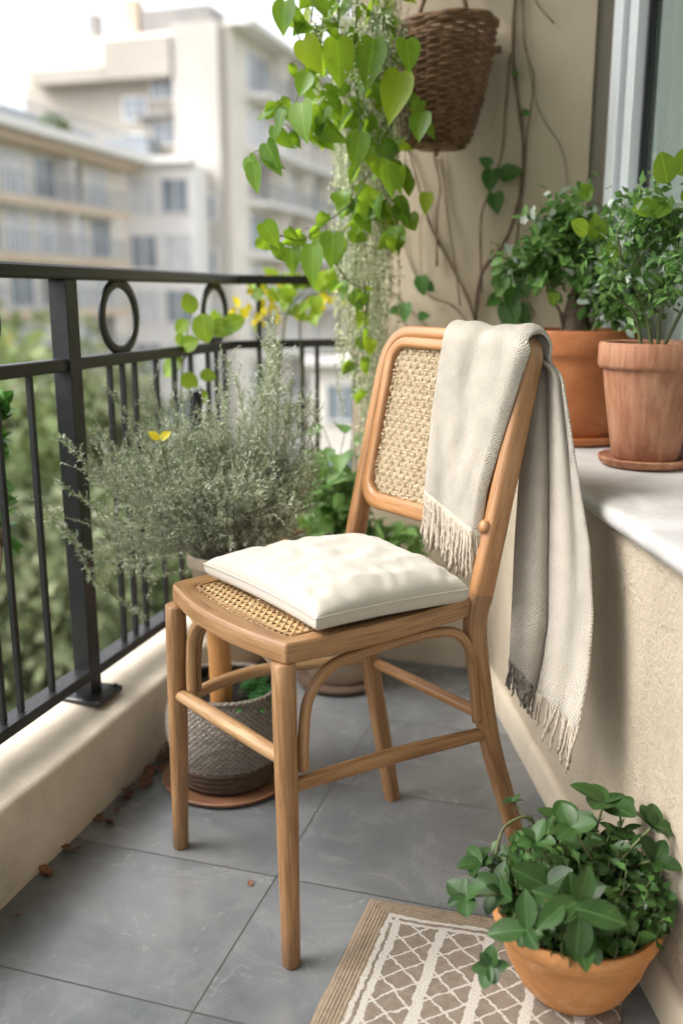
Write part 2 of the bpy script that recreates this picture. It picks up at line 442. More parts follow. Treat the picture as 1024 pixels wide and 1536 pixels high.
# floor tiles
ANG = R(17.0)
D1 = V((math.sin(ANG), math.cos(ANG), 0)); E1 = V((math.cos(ANG), -math.sin(ANG), 0))
TO = V((-.115, 1.464, 0))
def floormat():
    m, t, b = nt('slate_tiles')
    g = t.nodes.new('ShaderNodeNewGeometry')
    sp = t.nodes.new('ShaderNodeSeparateXYZ'); t.links.new(g.outputs['Position'], sp.inputs[0])
    X, Y = sp.outputs[0], sp.outputs[1]
    def proj_(a): return math_(t, 'ADD', math_(t, 'MULTIPLY', X, a.x), math_(t, 'MULTIPLY_ADD', Y, a.y, -TO.dot(a)))
    tu = math_(t, 'DIVIDE', proj_(E1), .44); tv = math_(t, 'DIVIDE', proj_(D1), .335)
    fu, fv = math_(t, 'FRACT', tu), math_(t, 'FRACT', tv)
    def edge(f, size):
        d = math_(t, 'MINIMUM', f, math_(t, 'SUBTRACT', 1.0, f)); return math_(t, 'MULTIPLY', d, size)
    e = math_(t, 'MINIMUM', edge(fu, .44), edge(fv, .335))
    wob = noise(t, g.outputs['Position'], 60, 3, .6)
    e2 = math_(t, 'ADD', e, math_(t, 'MULTIPLY_ADD', wob, -.0008, .0004))
    line = math_(t, 'LESS_THAN', e2, .0016)
    # per tile offset
    cx = t.nodes.new('ShaderNodeCombineXYZ'); t.links.new(math_(t, 'FLOOR', tu), cx.inputs[0]); t.links.new(math_(t, 'FLOOR', tv), cx.inputs[1])
    wn = t.nodes.new('ShaderNodeTexWhiteNoise'); t.links.new(cx.outputs[0], wn.inputs[0])
    vm = t.nodes.new('ShaderNodeVectorMath'); vm.operation = 'MULTIPLY_ADD'
    t.links.new(wn.outputs['Color'], vm.inputs[0]); vm.inputs[1].default_value = (7, 7, 7); t.links.new(g.outputs['Position'], vm.inputs[2])
    P = vm.outputs[0]
    n0 = noise(t, P, 6, 8, .68, .8)
    n1 = noise(t, P, 2.2, 5, .55, 2.2)
    n2 = noise(t, P, 220, 3, .6)
    c = ramp(t, n0, [(.22, (.088, .095, .102)), (.5, (.128, .136, .144)), (.8, (.205, .210, .214))])
    vein = ramp(t, math_(t, 'ABSOLUTE', math_(t, 'SUBTRACT', n1, .5)), [(0, (1, 1, 1)), (.018, (0, 0, 0))])
    vm2 = ramp(t, noise(t, P, 5, 5, .7), [(.60, (0, 0, 0)), (.76, (1, 1, 1))])
    c = mix(t, math_(t, 'MULTIPLY', math_(t, 'MULTIPLY', vein, vm2), .55), c, (.42, .41, .40))
    cloud = ramp(t, noise(t, P, 3.2, 6, .6, .5), [(.42, (0, 0, 0)), (.66, (1, 1, 1))])
    c = mix(t, math_(t, 'MULTIPLY', cloud, .34), c, (.31, .305, .295))
    spk = ramp(t, n2, [(.62, (0, 0, 0)), (.74, (1, 1, 1))])
    c = mix(t, math_(t, 'MULTIPLY', spk, .16), c, (.5, .5, .48))
    dirt = ramp(t, noise(t, g.outputs['Position'], 14, 6, .75, .6), [(.60, (0, 0, 0)), (.72, (1, 1, 1))])
    c = mix(t, math_(t, 'MULTIPLY', dirt, .26), c, (.34, .29, .23))
    c = mix(t, line, c, (.055, .052, .048))
    t.links.new(c, b.inputs['Base Color'])
    rr = math_(t, 'MULTIPLY_ADD', n0, .42, .03)
    rr = math_(t, 'ADD', rr, math_(t, 'MULTIPLY', line, .4))
    t.links.new(rr, b.inputs['Roughness']); b.inputs['Specular IOR Level'].default_value = .5
    h = math_(t, 'SUBTRACT', math_(t, 'ADD', math_(t, 'MULTIPLY', n0, .35), math_(t, 'MULTIPLY', n2, .12)), math_(t, 'MULTIPLY', line, 1.2))
    bump(t, b, h, .35, .0022)
    return m
M['floor'] = floormat()
def rugmat():
    m, t, b = nt('woven_rug')
    tc = t.nodes.new('ShaderNodeTexCoord'); sp = t.nodes.new('ShaderNodeSeparateXYZ')
    nz = N(t, 'ShaderNodeTexNoise', Scale=90.0, Detail=3.0); t.links.new(tc.outputs['UV'], nz.inputs['Vector'])
    nb = N(t, 'ShaderNodeTexNoise', Scale=14.0, Detail=2.0); t.links.new(tc.outputs['UV'], nb.inputs['Vector'])
    def wobble(src, amp, prev):
        v1 = t.nodes.new('ShaderNodeVectorMath'); v1.operation = 'SUBTRACT'; t.links.new(src, v1.inputs[0]); v1.inputs[1].default_value = (.5, .5, .5)
        v2 = t.nodes.new('ShaderNodeVectorMath'); v2.operation = 'SCALE'; t.links.new(v1.outputs[0], v2.inputs[0]); v2.inputs['Scale'].default_value = amp
        v3 = t.nodes.new('ShaderNodeVectorMath'); v3.operation = 'ADD'; t.links.new(v2.outputs[0], v3.inputs[0]); t.links.new(prev, v3.inputs[1])
        return v3.outputs[0]
    P = wobble(nb.outputs['Color'], .016, wobble(nz.outputs['Color'], .009, tc.outputs['UV']))
    t.links.new(P, sp.inputs[0]); u, v = sp.outputs[0], sp.outputs[1]
    def band(x, c, w): return math_(t, 'LESS_THAN', math_(t, 'ABSOLUTE', math_(t, 'SUBTRACT', x, c)), w)
    w = band(u, .047, .0038)
    for q in (band(v, .043, .0038), band(u, .060, .0038), band(v, .056, .0030)): w = math_(t, 'MAXIMUM', w, q)
    inside = math_(t, 'MULTIPLY', math_(t, 'GREATER_THAN', u, .043), math_(t, 'GREATER_THAN', v, .039))
    ins2 = math_(t, 'MULTIPLY', math_(t, 'GREATER_THAN', u, .060), math_(t, 'GREATER_THAN', v, .056))
    CW = .075
    fu = math_(t, 'FRACT', math_(t, 'DIVIDE', math_(t, 'SUBTRACT', u, .0985), CW))
    bar = math_(t, 'LESS_THAN', math_(t, 'ABSOLUTE', math_(t, 'SUBTRACT', fu, .5)), .10)
    def lat(sg):
        a = math_(t, 'ADD', math_(t, 'DIVIDE', u, .050), math_(t, 'MULTIPLY', math_(t, 'DIVIDE', v, .047), sg))
        f = math_(t, 'FRACT', a)
        return math_(t, 'LESS_THAN', math_(t, 'ABSOLUTE', math_(t, 'SUBTRACT', f, .5)), .052)
    pat = math_(t, 'MAXIMUM', bar, math_(t, 'MAXIMUM', lat(1), lat(-1)))
    white = math_(t, 'MAXIMUM', math_(t, 'MULTIPLY', pat, ins2), math_(t, 'MULTIPLY', w, inside))
    fine = N(t, 'ShaderNodeTexNoise', Scale=520.0, Detail=3.0, Roughness=.7); t.links.new(tc.outputs['UV'], fine.inputs['Vector'])
    mid = N(t, 'ShaderNodeTexNoise', Scale=60.0, Detail=5.0, Roughness=.7); t.links.new(tc.outputs['UV'], mid.inputs['Vector'])
    brown = ramp(t, mid.outputs['Fac'], [(.3, (.205, .165, .13)), (.7, (.31, .255, .205))])
    # border: ribbed
    sp0 = t.nodes.new('ShaderNodeSeparateXYZ'); t.links.new(tc.outputs['UV'], sp0.inputs[0])
    dmin = math_(t, 'MINIMUM', sp0.outputs[0], sp0.outputs[1])
    rib = math_(t, 'SINE', math_(t, 'MULTIPLY', dmin, 1150.0))
    border = ramp(t, mid.outputs['Fac'], [(.3, (.23, .175, .125)), (.7, (.37, .29, .21))])
    c = mix(t, inside, border, brown)
    c = mix(t, white, c, ramp(t, fine.outputs['Fac'], [(.3, (.42, .38, .33)), (.6, (.68, .64, .57))]))
    c = mix(t, .35, c, ramp(t, fine.outputs['Fac'], [(.3, (.1, .1, .1)), (.7, (1, 1, 1))]), 'OVERLAY')
    t.links.new(c, b.inputs['Base Color']); b.inputs['Roughness'].default_value = .95; b.inputs['Specular IOR Level'].default_value = .1
    ribm = math_(t, 'MULTIPLY', rib, math_(t, 'SUBTRACT', 1.0, inside))
    h = math_(t, 'ADD', math_(t, 'MULTIPLY', white, 1.0), math_(t, 'ADD', math_(t, 'MULTIPLY', ribm, .22), math_(t, 'MULTIPLY', fine.outputs['Fac'], 1.0)))
    bump(t, b, h, 1.0, .003)
    return m
M['rug'] = rugmat()
def fabric(name, c1, c2, per=.0036, amt=1.0, dist=.0014, dirt=None):
    """woven cloth on metre UVs"""
    m, t, b = nt(name)
    tc = t.nodes.new('ShaderNodeTexCoord'); sp = t.nodes.new('ShaderNodeSeparateXYZ')
    nz = N(t, 'ShaderNodeTexNoise', Scale=150.0, Detail=2.0); t.links.new(tc.outputs['UV'], nz.inputs['Vector'])
    mx = t.nodes.new('ShaderNodeMix'); mx.data_type = 'VECTOR'; mx.inputs[0].default_value = .004
    t.links.new(tc.outputs['UV'], mx.inputs[4]); t.links.new(nz.outputs['Color'], mx.inputs[5])
    t.links.new(mx.outputs[1], sp.inputs[0])
    k = 2 * PI / per
    su = math_(t, 'SINE', math_(t, 'MULTIPLY', sp.outputs[0], k)); sv = math_(t, 'SINE', math_(t, 'MULTIPLY', sp.outputs[1], k))
    w = math_(t, 'MULTIPLY_ADD', math_(t, 'MULTIPLY', su, sv), .5, .5)
    fn = N(t, 'ShaderNodeTexNoise', Scale=420.0, Detail=4.0, Roughness=.75); t.links.new(tc.outputs['UV'], fn.inputs['Vector'])
    md = N(t, 'ShaderNodeTexNoise', Scale=26.0, Detail=3.0); t.links.new(tc.outputs['UV'], md.inputs['Vector'])
    f = math_(t, 'MULTIPLY_ADD', fn.outputs['Fac'], .75, math_(t, 'MULTIPLY_ADD', w, .25 * amt, math_(t, 'MULTIPLY_ADD', md.outputs['Fac'], .3, -.15)))
    c = ramp(t, f, [(.32, c2), (.62, c1)])
    t.links.new(c, b.inputs['Base Color']); b.inputs['Roughness'].default_value = .95; b.inputs['Specular IOR Level'].default_value = .12
    b.inputs['Sheen Weight'].default_value = .25
    bump(t, b, math_(t, 'ADD', w, fn.outputs['Fac']), .8 * amt, dist)
    return m
M['throw'] = fabric('knitted_throw', (.74, .672, .570), (.42, .355, .275), .0054, 1.5, .0026)
M['yarn'] = simple('fringe_yarn', (.66, .58, .47), (.38, .32, .25), .95, 160, 900, .8, .002)
M['yarn_dark'] = simple('fringe_yarn_dark', (.40, .36, .31), (.09, .08, .07), .95, 120, 900, .8, .002)
M['cushion'] = fabric('cushion_cotton', (.51, .475, .42), (.42, .385, .33), .0012, .15, .0004)
M['basketry'] = fabric('woven_jute', (.66, .57, .47), (.27, .21, .155), .0120, 1.8, .007)
M['basket_dark'] = simple('basket_dark', (.17, .10, .06), (.05, .03, .02), .8, 60, 200, 1, .006, kind='Object', stretch=(1, 1, 6))
M['curtain'] = leafmat('sheer_curtain', (.70, .76, .73), (.80, .86, .83), .8, .4, (.75, .8, .78), vein=False)
def old_pot():
    m, t, b = nt('weathered_terracotta')
    v = coords(t, 'Object', (1, 1, .12)); n0 = noise(t, v, 60, 6, .7, .3); n1 = noise(t, coords(t), 14, 5, .6)
    c = ramp(t, n0, [(.3, (.22, .085, .045)), (.5, (.36, .155, .08)), (.72, (.48, .26, .155))])
    c = mix(t, ramp(t, n1, [(.5, (0, 0, 0)), (.8, (.5, .5, .5))]), c, (.48, .28, .18))
    t.links.new(c, b.inputs['Base Color']); b.inputs['Roughness'].default_value = .75
    bump(t, b, math_(t, 'ADD', n0, n1), .3, .003)
    return m
M['pot_old'] = old_pot()
M['pot_brown'] = simple('brown_saucer', (.26, .12, .06), (.17, .075, .04), .6, 14, 200, .2)
M['pot_cream'] = simple('cream_glaze', (.46, .38, .29), (.36, .28, .20), .5, 10, 200, .1)

# ------------------------------------------------------------------ leaf templates
def template(rows, fold=.12, lobes=0.0, cup=0.0):
    """rows: (y_mid, half_width, y_side_shift)"""
    vs = []; fs = []
    for (y, w, dy) in rows:
        if w == 0: row = [(0, y, 0)]
        else:
            row = [(-w, y + dy, fold * w * 2), (-w * .55, y + dy * .4, fold * w * .7), (0, y, 0), (w * .55, y + dy * .4, fold * w * .7), (w, y + dy, fold * w * 2)]
        vs.append(row)
    flat = []; idx = []
    for row in vs:
        idx.append([len(flat) + k for k in range(len(row))]); flat += row
    for a, b in zip(idx, idx[1:]):
        if len(a) == 1 and len(b) > 1:
            for k in range(len(b) - 1): fs.append((a[0], b[k + 1], b[k]))
        elif len(b) == 1 and len(a) > 1:
            for k in range(len(a) - 1): fs.append((a[k], a[k + 1], b[0]))
        else:
            for k in range(len(a) - 1): fs.append((a[k], a[k + 1], b[k + 1], b[k]))
    return (flat, fs)
HEART = template([(0, 0, 0), (.01, .13, -.09), (.04, .26, -.10), (.12, .37, -.08), (.24, .42, -.04), (.38, .41, -.02), (.54, .34, -.01), (.70, .235, 0), (.84, .12, 0), (.94, .04, 0), (1.0, 0, 0)], .10)
HEART_B = template([(0, 0, 0), (.01, .13, -.09), (.04, .26, -.10), (.12, .37, -.08), (.24, .42, -.04), (.38, .41, -.02), (.54, .34, -.01), (.70, .235, 0), (.84, .12, 0), (.94, .04, 0), (1.0, 0, 0)], .42)
HEART_C = ([(x + .10 * math.sin(y * 3), y, z + .05 * math.sin(y * 9) + .10 * x * math.sin(y * 5)) for x, y, z in HEART[0]], HEART[1])
OVATE = template([(0, 0, 0), (.05, .09, 0), (.14, .18, 0), (.27, .26, 0), (.42, .30, 0), (.58, .30, 0), (.72, .25, 0), (.84, .17, 0), (.94, .075, 0), (1, 0, 0)], .13)
ROUND = template([(0, 0, 0), (.04, .14, 0), (.13, .28, 0), (.28, .38, 0), (.45, .42, 0), (.62, .40, 0), (.78, .31, 0), (.90, .19, 0), (.97, .08, 0), (1, 0, 0)], .10)
LANCE = template([(0, 0, 0), (.2, .10, 0), (.5, .13, 0), (.8, .07, 0), (1, 0, 0)], .12)
SMALL = ([(0, 0, 0), (-.28, .45, .06), (0, .5, 0), (.28, .45, .06), (0, 1, 0)], [(0, 2, 1), (0, 3, 2), (1, 2, 4), (2, 3, 4)])
NEEDLE = ([(-.07, 0, 0), (.07, 0, 0), (.10, .6, 0), (0, 1, 0), (-.10, .6, 0)], [(0, 1, 2, 3, 4)])
QUAD = ([(0, 0, 0), (.42, .45, .08), (0, 1, 0), (-.42, .55, .08)], [(0, 1, 2, 3)])

# ================================================================== SETTING
# floor
mb = MB(); mb.add([(-.72, -.9, 0), (1.3, -.9, 0), (1.3, 4.2, 0), (.62, 4.2, 0)], [(0, 1, 2, 3)])
mb.v = []; mb.f = []; mb.uv = []; mb.r = []
c0 = V((-.571, 1.37, 0))
def curbline(y): return c0 + D1 * ((y - 1.37) / D1.y)
poly = [curbline(-1.2) + V((0, 0, 0)), V((1.0, -1.2, 0)), V((1.0, 2.75, 0)), curbline(2.75)]
poly = [p - E1 * .25 if i in (0, 3) else p for i, p in enumerate(poly)]
mb.add(poly, [(0, 1, 2, 3)])
mb.add([p - V((0, 0, .2)) for p in poly], [(3, 2, 1, 0)])
tag(mb.build('floor', M['floor'], smooth=False), kind='structure')

# kerb wall under the railing: swept profile
def extrude_profile(mb, prof, p0, p1, axis, nseg=60, wob=0.0):
    """prof: (offset along axis, z)"""
    m = len(prof); vs = []
    for i in range(nseg + 1):
        q = lerp(p0, p1, i / nseg)
        for (a, z) in prof:
            w = wob * mnoise.noise(V((q.x * 14 + a * 30, q.y * 14, z * 9)))
            w2 = wob * 1.5 * mnoise.noise(V((q.x * 4 + 7, q.y * 4 + a * 12, z * 4)))
            vs.append(q + axis * (a + w) + V((0, 0, z + (w2 if z > .03 else 0))))
    fs = []
    for i in range(nseg):
        for k in range(m - 1):
            a = i * m + k
            fs.append((a, a + 1, a + m + 1, a + m))
    fs.append(tuple(range(m - 1, -1, -1))); fs.append(tuple(nseg * m + k for k in range(m)))
    mb.add(vs, fs)
mb = MB()
KH = .17
prof = [(0, 0), (0.002, .08), (0, KH - .012), (-.004, KH - .004), (-.012, KH), (-.05, KH + .003), (-.085, KH + .010), (-.13, KH + .014), (-.19, KH + .012), (-.21, KH), (-.215, KH - .02), (-.215, -.25), (0, -.25)]
KC = curbline(2.56)
extrude_profile(mb, prof, curbline(-1.2), KC + D1 * .12, E1, 200, .0016)
KD = V((.93, .37, 0)).normalized(); KE = V((KD.y, -KD.x, 0))
extrude_profile(mb, [(a, z - .003 if z > 0 else z) for a, z in prof], KC - KD * .02, KC + KD * .36, KE, 40, .0016)
o = sharp(mb.build('kerb_wall', M['curb']), 50)
tag(o, 'low cream kerb wall with chipped edge carrying the black railing', 'kerb')

# railing line
RP = V((-.531, 1.83, 0))
def rp(s, z=0.0, o=0.0): return RP + D1 * s + E1 * o + V((0, 0, z))
RROT = Matrix(((E1.x, D1.x, 0), (E1.y, D1.y, 0), (0, 0, 1)))
rail = thing('balcony_railing', rp(0, KH), 'black painted iron balcony railing with ring ornaments on the kerb', 'railing')
S0, S1 = -2.6, .80
ZB, ZM, ZT = .235, .872, 1.045
for nm, z, w, h in (('bottom_rail', ZB, .042, .022), ('middle_rail', ZM, .030, .024)):
    mb = MB(); mb.box(rp((S0 + S1) / 2, z), (w, S1 - S0, h), RROT, .002); mb.build(nm, M['iron'], rail, False)
mb = MB(); mb.box(rp((S0 + S1) / 2, ZT), (.056, S1 - S0 + .04, .026), RROT, .004); mb.build('top_rail', M['iron'], rail, False)
posts = [-1.9, -.95, 0]
for s in posts:
    mb = MB(); mb.box(rp(s, (KH + .02 + ZT - .013) / 2), (.040, .040, ZT - .013 - KH - .02), RROT, .002)
    po = mb.build('post', M['iron'], rail, False)
    mb = MB(); mb.box(rp(s, KH + .016, .006), (.095, .095, .014), RROT, .003); mb.build('base_plate', M['iron'], po, False)
    for (a_, b2_) in ((.036, .036), (.036, -.036), (-.036, .036), (-.036, -.036)):
        mb = MB(); q_ = rp(s + a_, KH + .022, .006 + b2_); mb.sweep([q_, q_ + V((0, 0, .0055))], .0052, None, 6, up=(1, 0, 0)); mb.build('bolt', M['iron'], po, False)
bars = []
for k in range(-6, 5):
    c = .205 + k * .4825
    for d in (-.052, 0, .052): bars.append((c + d, ZM if d else ZM))
for k in range(-6, 5):
    c = .205 + (k + .5) * .4825
    if min(abs(c - p) for p in posts) > .06: bars.append((c, ZM))
    for d in (-.09, .09):
        if min(abs(c + d - p) for p in posts) > .06: bars.append((c + d, ZM))
for s, z in bars:
    if S0 + .02 < s < S1 - .02 and min(abs(s - p) for p in posts) > .03:
        mb = MB(); mb.box(rp(s, (ZB + z) / 2), (.011, .011, z - ZB - .024), RROT, .001); mb.build('baluster', M['iron'], rail, False)
for k in range(-5, 2):
    c = .205 + k * .4825
    if min(abs(c - p) for p in posts) < .09: continue
    zc = (ZM + .012 + ZT - .013) / 2; rz = (ZT - .013 - ZM - .012) / 2
    pts = [rp(c + math.cos(a) * rz * .95, zc + math.sin(a) * (rz - .004)) for a in [2 * PI * i / 40 for i in range(40)]]
    mb = MB(); mb.sweep(pts, .0105, .005, 8, up=E1, closed=True, p=4); mb.build('ring_ornament', M['iron'], rail)

# the railing turns and runs to the wall end
C2 = rp(.80); D2 = V((.93, .37, 0)).normalized(); E2 = V((D2.y, -D2.x, 0)); L2 = .42
R2 = Matrix(((E2.x, D2.x, 0), (E2.y, D2.y, 0), (0, 0, 1)))
def rp2(s, z=0.0, o=0.0): return C2 + D2 * s + E2 * o + V((0, 0, z))
for nm, z, w, h in (('bottom_rail', ZB, .040, .020), ('middle_rail', ZM, .028, .022), ('top_rail', ZT, .054, .024)):
    mb = MB(); mb.box(rp2(L2 / 2 + .004, z), (w, L2 + .02, h), R2, .002); mb.build(nm, M['iron'], rail, False)
for s in (.075, .20, .245, .36):
    mb = MB(); mb.box(rp2(s, (ZB + ZM) / 2), (.011, .011, ZM - ZB - .022), R2, .001); mb.build('baluster', M['iron'], rail, False)
zc = (ZM + .011 + ZT - .012) / 2; rz = (ZT - .012 - ZM - .011) / 2
for c in (.20,):
    mb = MB(); mb.box(rp2(.075, zc), (.011, .011, rz * 2), R2, .001); mb.build('baluster', M['iron'], rail, False)

# right low wall, direction and frame
WA = V((.400, 2.10, 0)); WD = V((.067, -1, 0)).normalized(); WN = V((-1, -.067, 0)).normalized()   # WD towards the viewer, WN towards balcony
def wl(s, z=0.0, o=0.0): return WA + WD * s + WN * o + V((0, 0, z))
SILL_Z = .68
lw = thing('parapet_wall', wl(1.0), 'low wall in rough cream plaster with pale stone sill on top', 'wall')
mb = MB()
nx_, nz_ = 170, 36
W0, W1 = -.27, 3.2
vs = []; fs = []
for i in range(nx_ + 1):
    for k in range(nz_ + 1):
        s = lerp(W0, W1, i / nx_); z = k / nz_ * (SILL_Z - .036)
        d = .004 * mnoise.noise(V((s * 5, z * 5, 1))) + .0012 * mnoise.noise(V((s * 40, z * 40, 3)))
        vs.append(wl(s, z, d))
for i in range(nx_):
    for k in range(nz_):
        a = i * (nz_ + 1) + k; fs.append((a, a + nz_ + 1, a + nz_ + 2, a + 1))
mb.add(vs, fs)
mb.add([wl(W0, 0, -.32), wl(W1, 0, -.32), wl(W1, SILL_Z - .036, -.32), wl(W0, SILL_Z - .036, -.32), wl(W1, 0, 0), wl(W1, SILL_Z - .036, 0), wl(W0, 0, 0), wl(W0, SILL_Z - .036, 0)],
       [(0, 3, 2, 1), (1, 2, 5, 4), (0, 6, 7, 3)])
mb.build('wall', M['plaster_low'], lw)
mb = MB()
pr = [(.016, SILL_Z - .034), (.026, SILL_Z - .030), (.030, SILL_Z - .018), (.027, SILL_Z - .006), (.018, SILL_Z), (-.30, SILL_Z + .002), (-.30, SILL_Z - .034)]
extrude_profile(mb, pr + [pr[0]], wl(W0), wl(W1), WN, 80, .0006)
sharp(mb.build('sill', M['sill'], lw), 50)
mb = MB()
pr = [(0.0, 0), (.016, 0), (.016, .055), (.012, .062), (.004, .066), (0, .066)]
extrude_profile(mb, pr, wl(W0), wl(W1), WN, 80, .001)
sharp(mb.build('skirting', M['skirt'], lw), 50)

# back wall
BW0 = V((.03, 2.53, 0)); BWD = V((.956, -.292, 0)); BWN = V((-.292, -.956, 0))
def bw(s, z=0.0, o=0.0): return BW0 + BWD * s + BWN * o + V((0, 0, z))
CZ = 2.45
LB = .585
bwt = thing('house_wall', bw(.3), 'smooth beige house wall behind the hanging vine', 'wall')
mb = MB()
P = [bw(0), bw(LB), bw(LB, 0, -.25), bw(0, 0, -.25)]
mb.prism([(p.x, p.y) for p in P][::-1], -.2, CZ)
mb.build('wall', M['plaster_back'], bwt, False)
mb = MB(); Q = [bw(0, 0, .012), bw(LB - .04, 0, .012), bw(LB - .04, 0, 0.0), bw(0, 0, 0.0)]
mb.prism([(p.x, p.y) for p in Q][::-1], 0, .085); mb.build('skirting', M['skirt'], bwt, False)
# jamb + upper part beside window
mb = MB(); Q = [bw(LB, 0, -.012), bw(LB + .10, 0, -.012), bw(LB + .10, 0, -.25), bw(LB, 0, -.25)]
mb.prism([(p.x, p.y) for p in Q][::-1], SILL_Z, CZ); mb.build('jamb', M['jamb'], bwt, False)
mb = MB(); pj = bw(LB + .045, 1.42, -.006); mb.box(pj, (.014, .012, .05), None, .002); mb.build('latch_plate', M['rubber'], bwt, False)

# window on the parapet
WO = -.262
def wn(s, z, o=0.0): return wl(s, z, WO + o)
win = thing('sliding_window', wn(.5, SILL_Z), 'white framed sliding window with pale green curtain behind the glass', 'window')
WROT = Matrix(((WN.x, WD.x, 0), (WN.y, WD.y, 0), (0, 0, 1)))
def wbox(name, s0, s1, z0, z1, o, th, mat, bev=.002, par=None):
    mb = MB(); mb.box(wn((s0 + s1) / 2, (z0 + z1) / 2, o), (th, s1 - s0, z1 - z0), WROT, bev)
    return mb.build(name, mat, par or win, False)
wbox('frame', -.19, -.135, SILL_Z + .004, 2.3, 0.01, .05, M['white_frame'])
wbox('seal', -.133, -.122, SILL_Z + .004, 2.3, -.006, .02, M['rubber'])
wbox('frame', -.120, -.075, SILL_Z + .004, 2.3, 0, .045, M['white_frame'])
wbox('seal', -.073, -.066, SILL_Z + .004, 2.3, -.01, .02, M['rubber'])
wbox('frame', -.065, 2.6, SILL_Z + .004, SILL_Z + .05, -.002, .04, M['white_frame'])
wbox('frame', -.065, 2.6, 2.25, 2.3, -.002, .04, M['white_frame'])
gm, gt, gb = nt('window_glass'); gb.inputs['Base Color'].default_value = (.85, .93, .9, 1); gb.inputs['Roughness'].default_value = .02
gb.inputs['Transmission Weight'].default_value = 1.0; gb.inputs['IOR'].default_value = 1.33
tr_ = gt.nodes.new('ShaderNodeBsdfTransparent'); tr_.inputs[0].default_value = (.90, .93, .92, 1)
gl_ = gt.nodes.new('ShaderNodeBsdfGlossy'); gl_.inputs['Roughness'].default_value = .03
mx_ = gt.nodes.new('ShaderNodeMixShader'); mx_.inputs[0].default_value = .08; gt.links.new(tr_.outputs[0], mx_.inputs[1]); gt.links.new(gl_.outputs[0], mx_.inputs[2])
gt.links.new(mx_.outputs[0], gt.nodes['Material Output'].inputs[0])
wbox('pane', -.065, 2.6, SILL_Z + .052, 2.248, -.012, .005, gm, 0)
mb = MB(); vs = []; fs = []
n_ = 360
for i in range(n_ + 1):
    s = lerp(-.42, 2.6, i / n_); o_ = -.036 + .010 * math.sin(s * 75 + 1.5 * math.sin(s * 13)) + .004 * math.sin(s * 190)
    vs += [wn(s, SILL_Z + .01, o_), wn(s, 2.3, o_)]
for i in range(n_): fs.append((2 * i, 2 * i + 2, 2 * i + 3, 2 * i + 1))
mb.add(vs, fs); mb.build('curtain', M['curtain'], win)
# dim room behind and house front above: closes the room so no sky shows through
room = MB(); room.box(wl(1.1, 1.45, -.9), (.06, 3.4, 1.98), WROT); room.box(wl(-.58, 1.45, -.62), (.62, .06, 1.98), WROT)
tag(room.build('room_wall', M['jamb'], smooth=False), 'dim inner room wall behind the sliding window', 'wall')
mb = MB(); mb.box(wl(1.25, 2.375, -.27), (.16, 3.0, .14), WROT); tag(mb.build('window_lintel', M['plaster_back'], smooth=False), 'plastered lintel above the sliding window', 'lintel')
# unseen slab added overhead to shade the wall and bring daylight in sideways
mb = MB()
P = [curbline(-3.2) - E1 * .22, V((2.2, -3.2, 0)), V((2.2, 2.9, 0)), curbline(2.9) - E1 * .22]
mb.prism([(p.x, p.y) for p in P], CZ, CZ + .18)
tag(mb.build('shade_ceiling', M['ceil'], smooth=False), kind='structure')

# ================================================================== CHAIR
B = V((.81, .586, 0)).normalized(); Lf = V((-.6, .8, 0)).normalized()
chair = thing('cane_chair', (.0, 1.5, 0), 'wooden bentwood chair with cane seat and back standing on grey tiles', 'chair')
ST, SB = .523, .491          # seat top / bottom
cFR, cFL = V((-.079, 1.236, 0)), V((-.300, 1.532, 0))
cBR, cBL = V((.222, 1.452, 0)), V((.010, 1.742, 0))
# seat ring
def seat_outline(inset, k=14, r_corner=.02):
    cen = (cFR + cFL + cBR + cBL) / 4
    def edge(a, b, bulge):
        d = (b - a); nrm = V((d.y, -d.x, 0)).normalized()
        if nrm.dot((a + b) / 2 - cen) < 0: nrm = -nrm
        return [lerp(a, b, t) + nrm * bulge * 4 * t * (1 - t) for t in [i / k for i in range(k)]]
    def corner(c, p, q, r):
        a = c + (p - c).normalized() * r; b = c + (q - c).normalized() * r
        return a, b
    C = [cFR, cBR, cBL, cFL]; rr = [.006, .03, .05, .035]
    bul = [.012, .004, .008, .022]
    pts = []
    for i in range(4):
        c, nx2, pv = C[i], C[(i + 1) % 4], C[i - 1]
        a, b = corner(c, pv, nx2, rr[i])
        for j in range(6):
            t = j / 6; pts.append((1 - t) ** 2 * a + 2 * t * (1 - t) * c + t * t * b)
        e1 = b; e2 = corner(nx2, c, C[(i + 2) % 4], rr[(i + 1) % 4])[0]
        d = (nx2 - c); nrm = V((d.y, -d.x, 0)).normalized()
        if nrm.dot((c + nx2) / 2 - cen) < 0: nrm = -nrm
        for j in range(k):
            t = j / k; pts.append(lerp(e1, e2, t) + nrm * bul[i] * 4 * t * (1 - t))
    # inset
    n = len(pts); out = []
    for i in range(n):
        t = pts[(i + 1) % n] - pts[i - 1]; nrm = V((t.y, -t.x, 0)).normalized()
        if nrm.dot(pts[i] - cen) < 0: nrm = -nrm
        out.append(pts[i] - nrm * inset)
    return out
outer = seat_outline(0)
cen = sum(outer, V((0, 0, 0))) / len(outer)
inner = []
for p in outer:
    d = p - cen; inner.append(cen + d * (1 - .036 / d.length * 1.12))
inner_s = [(inner[i - 2] + inner[i - 1] + inner[i] + inner[(i + 1) % len(inner)] + inner[(i + 2) % len(inner)]) / 5 for i in range(len(inner))]
inner = inner_s
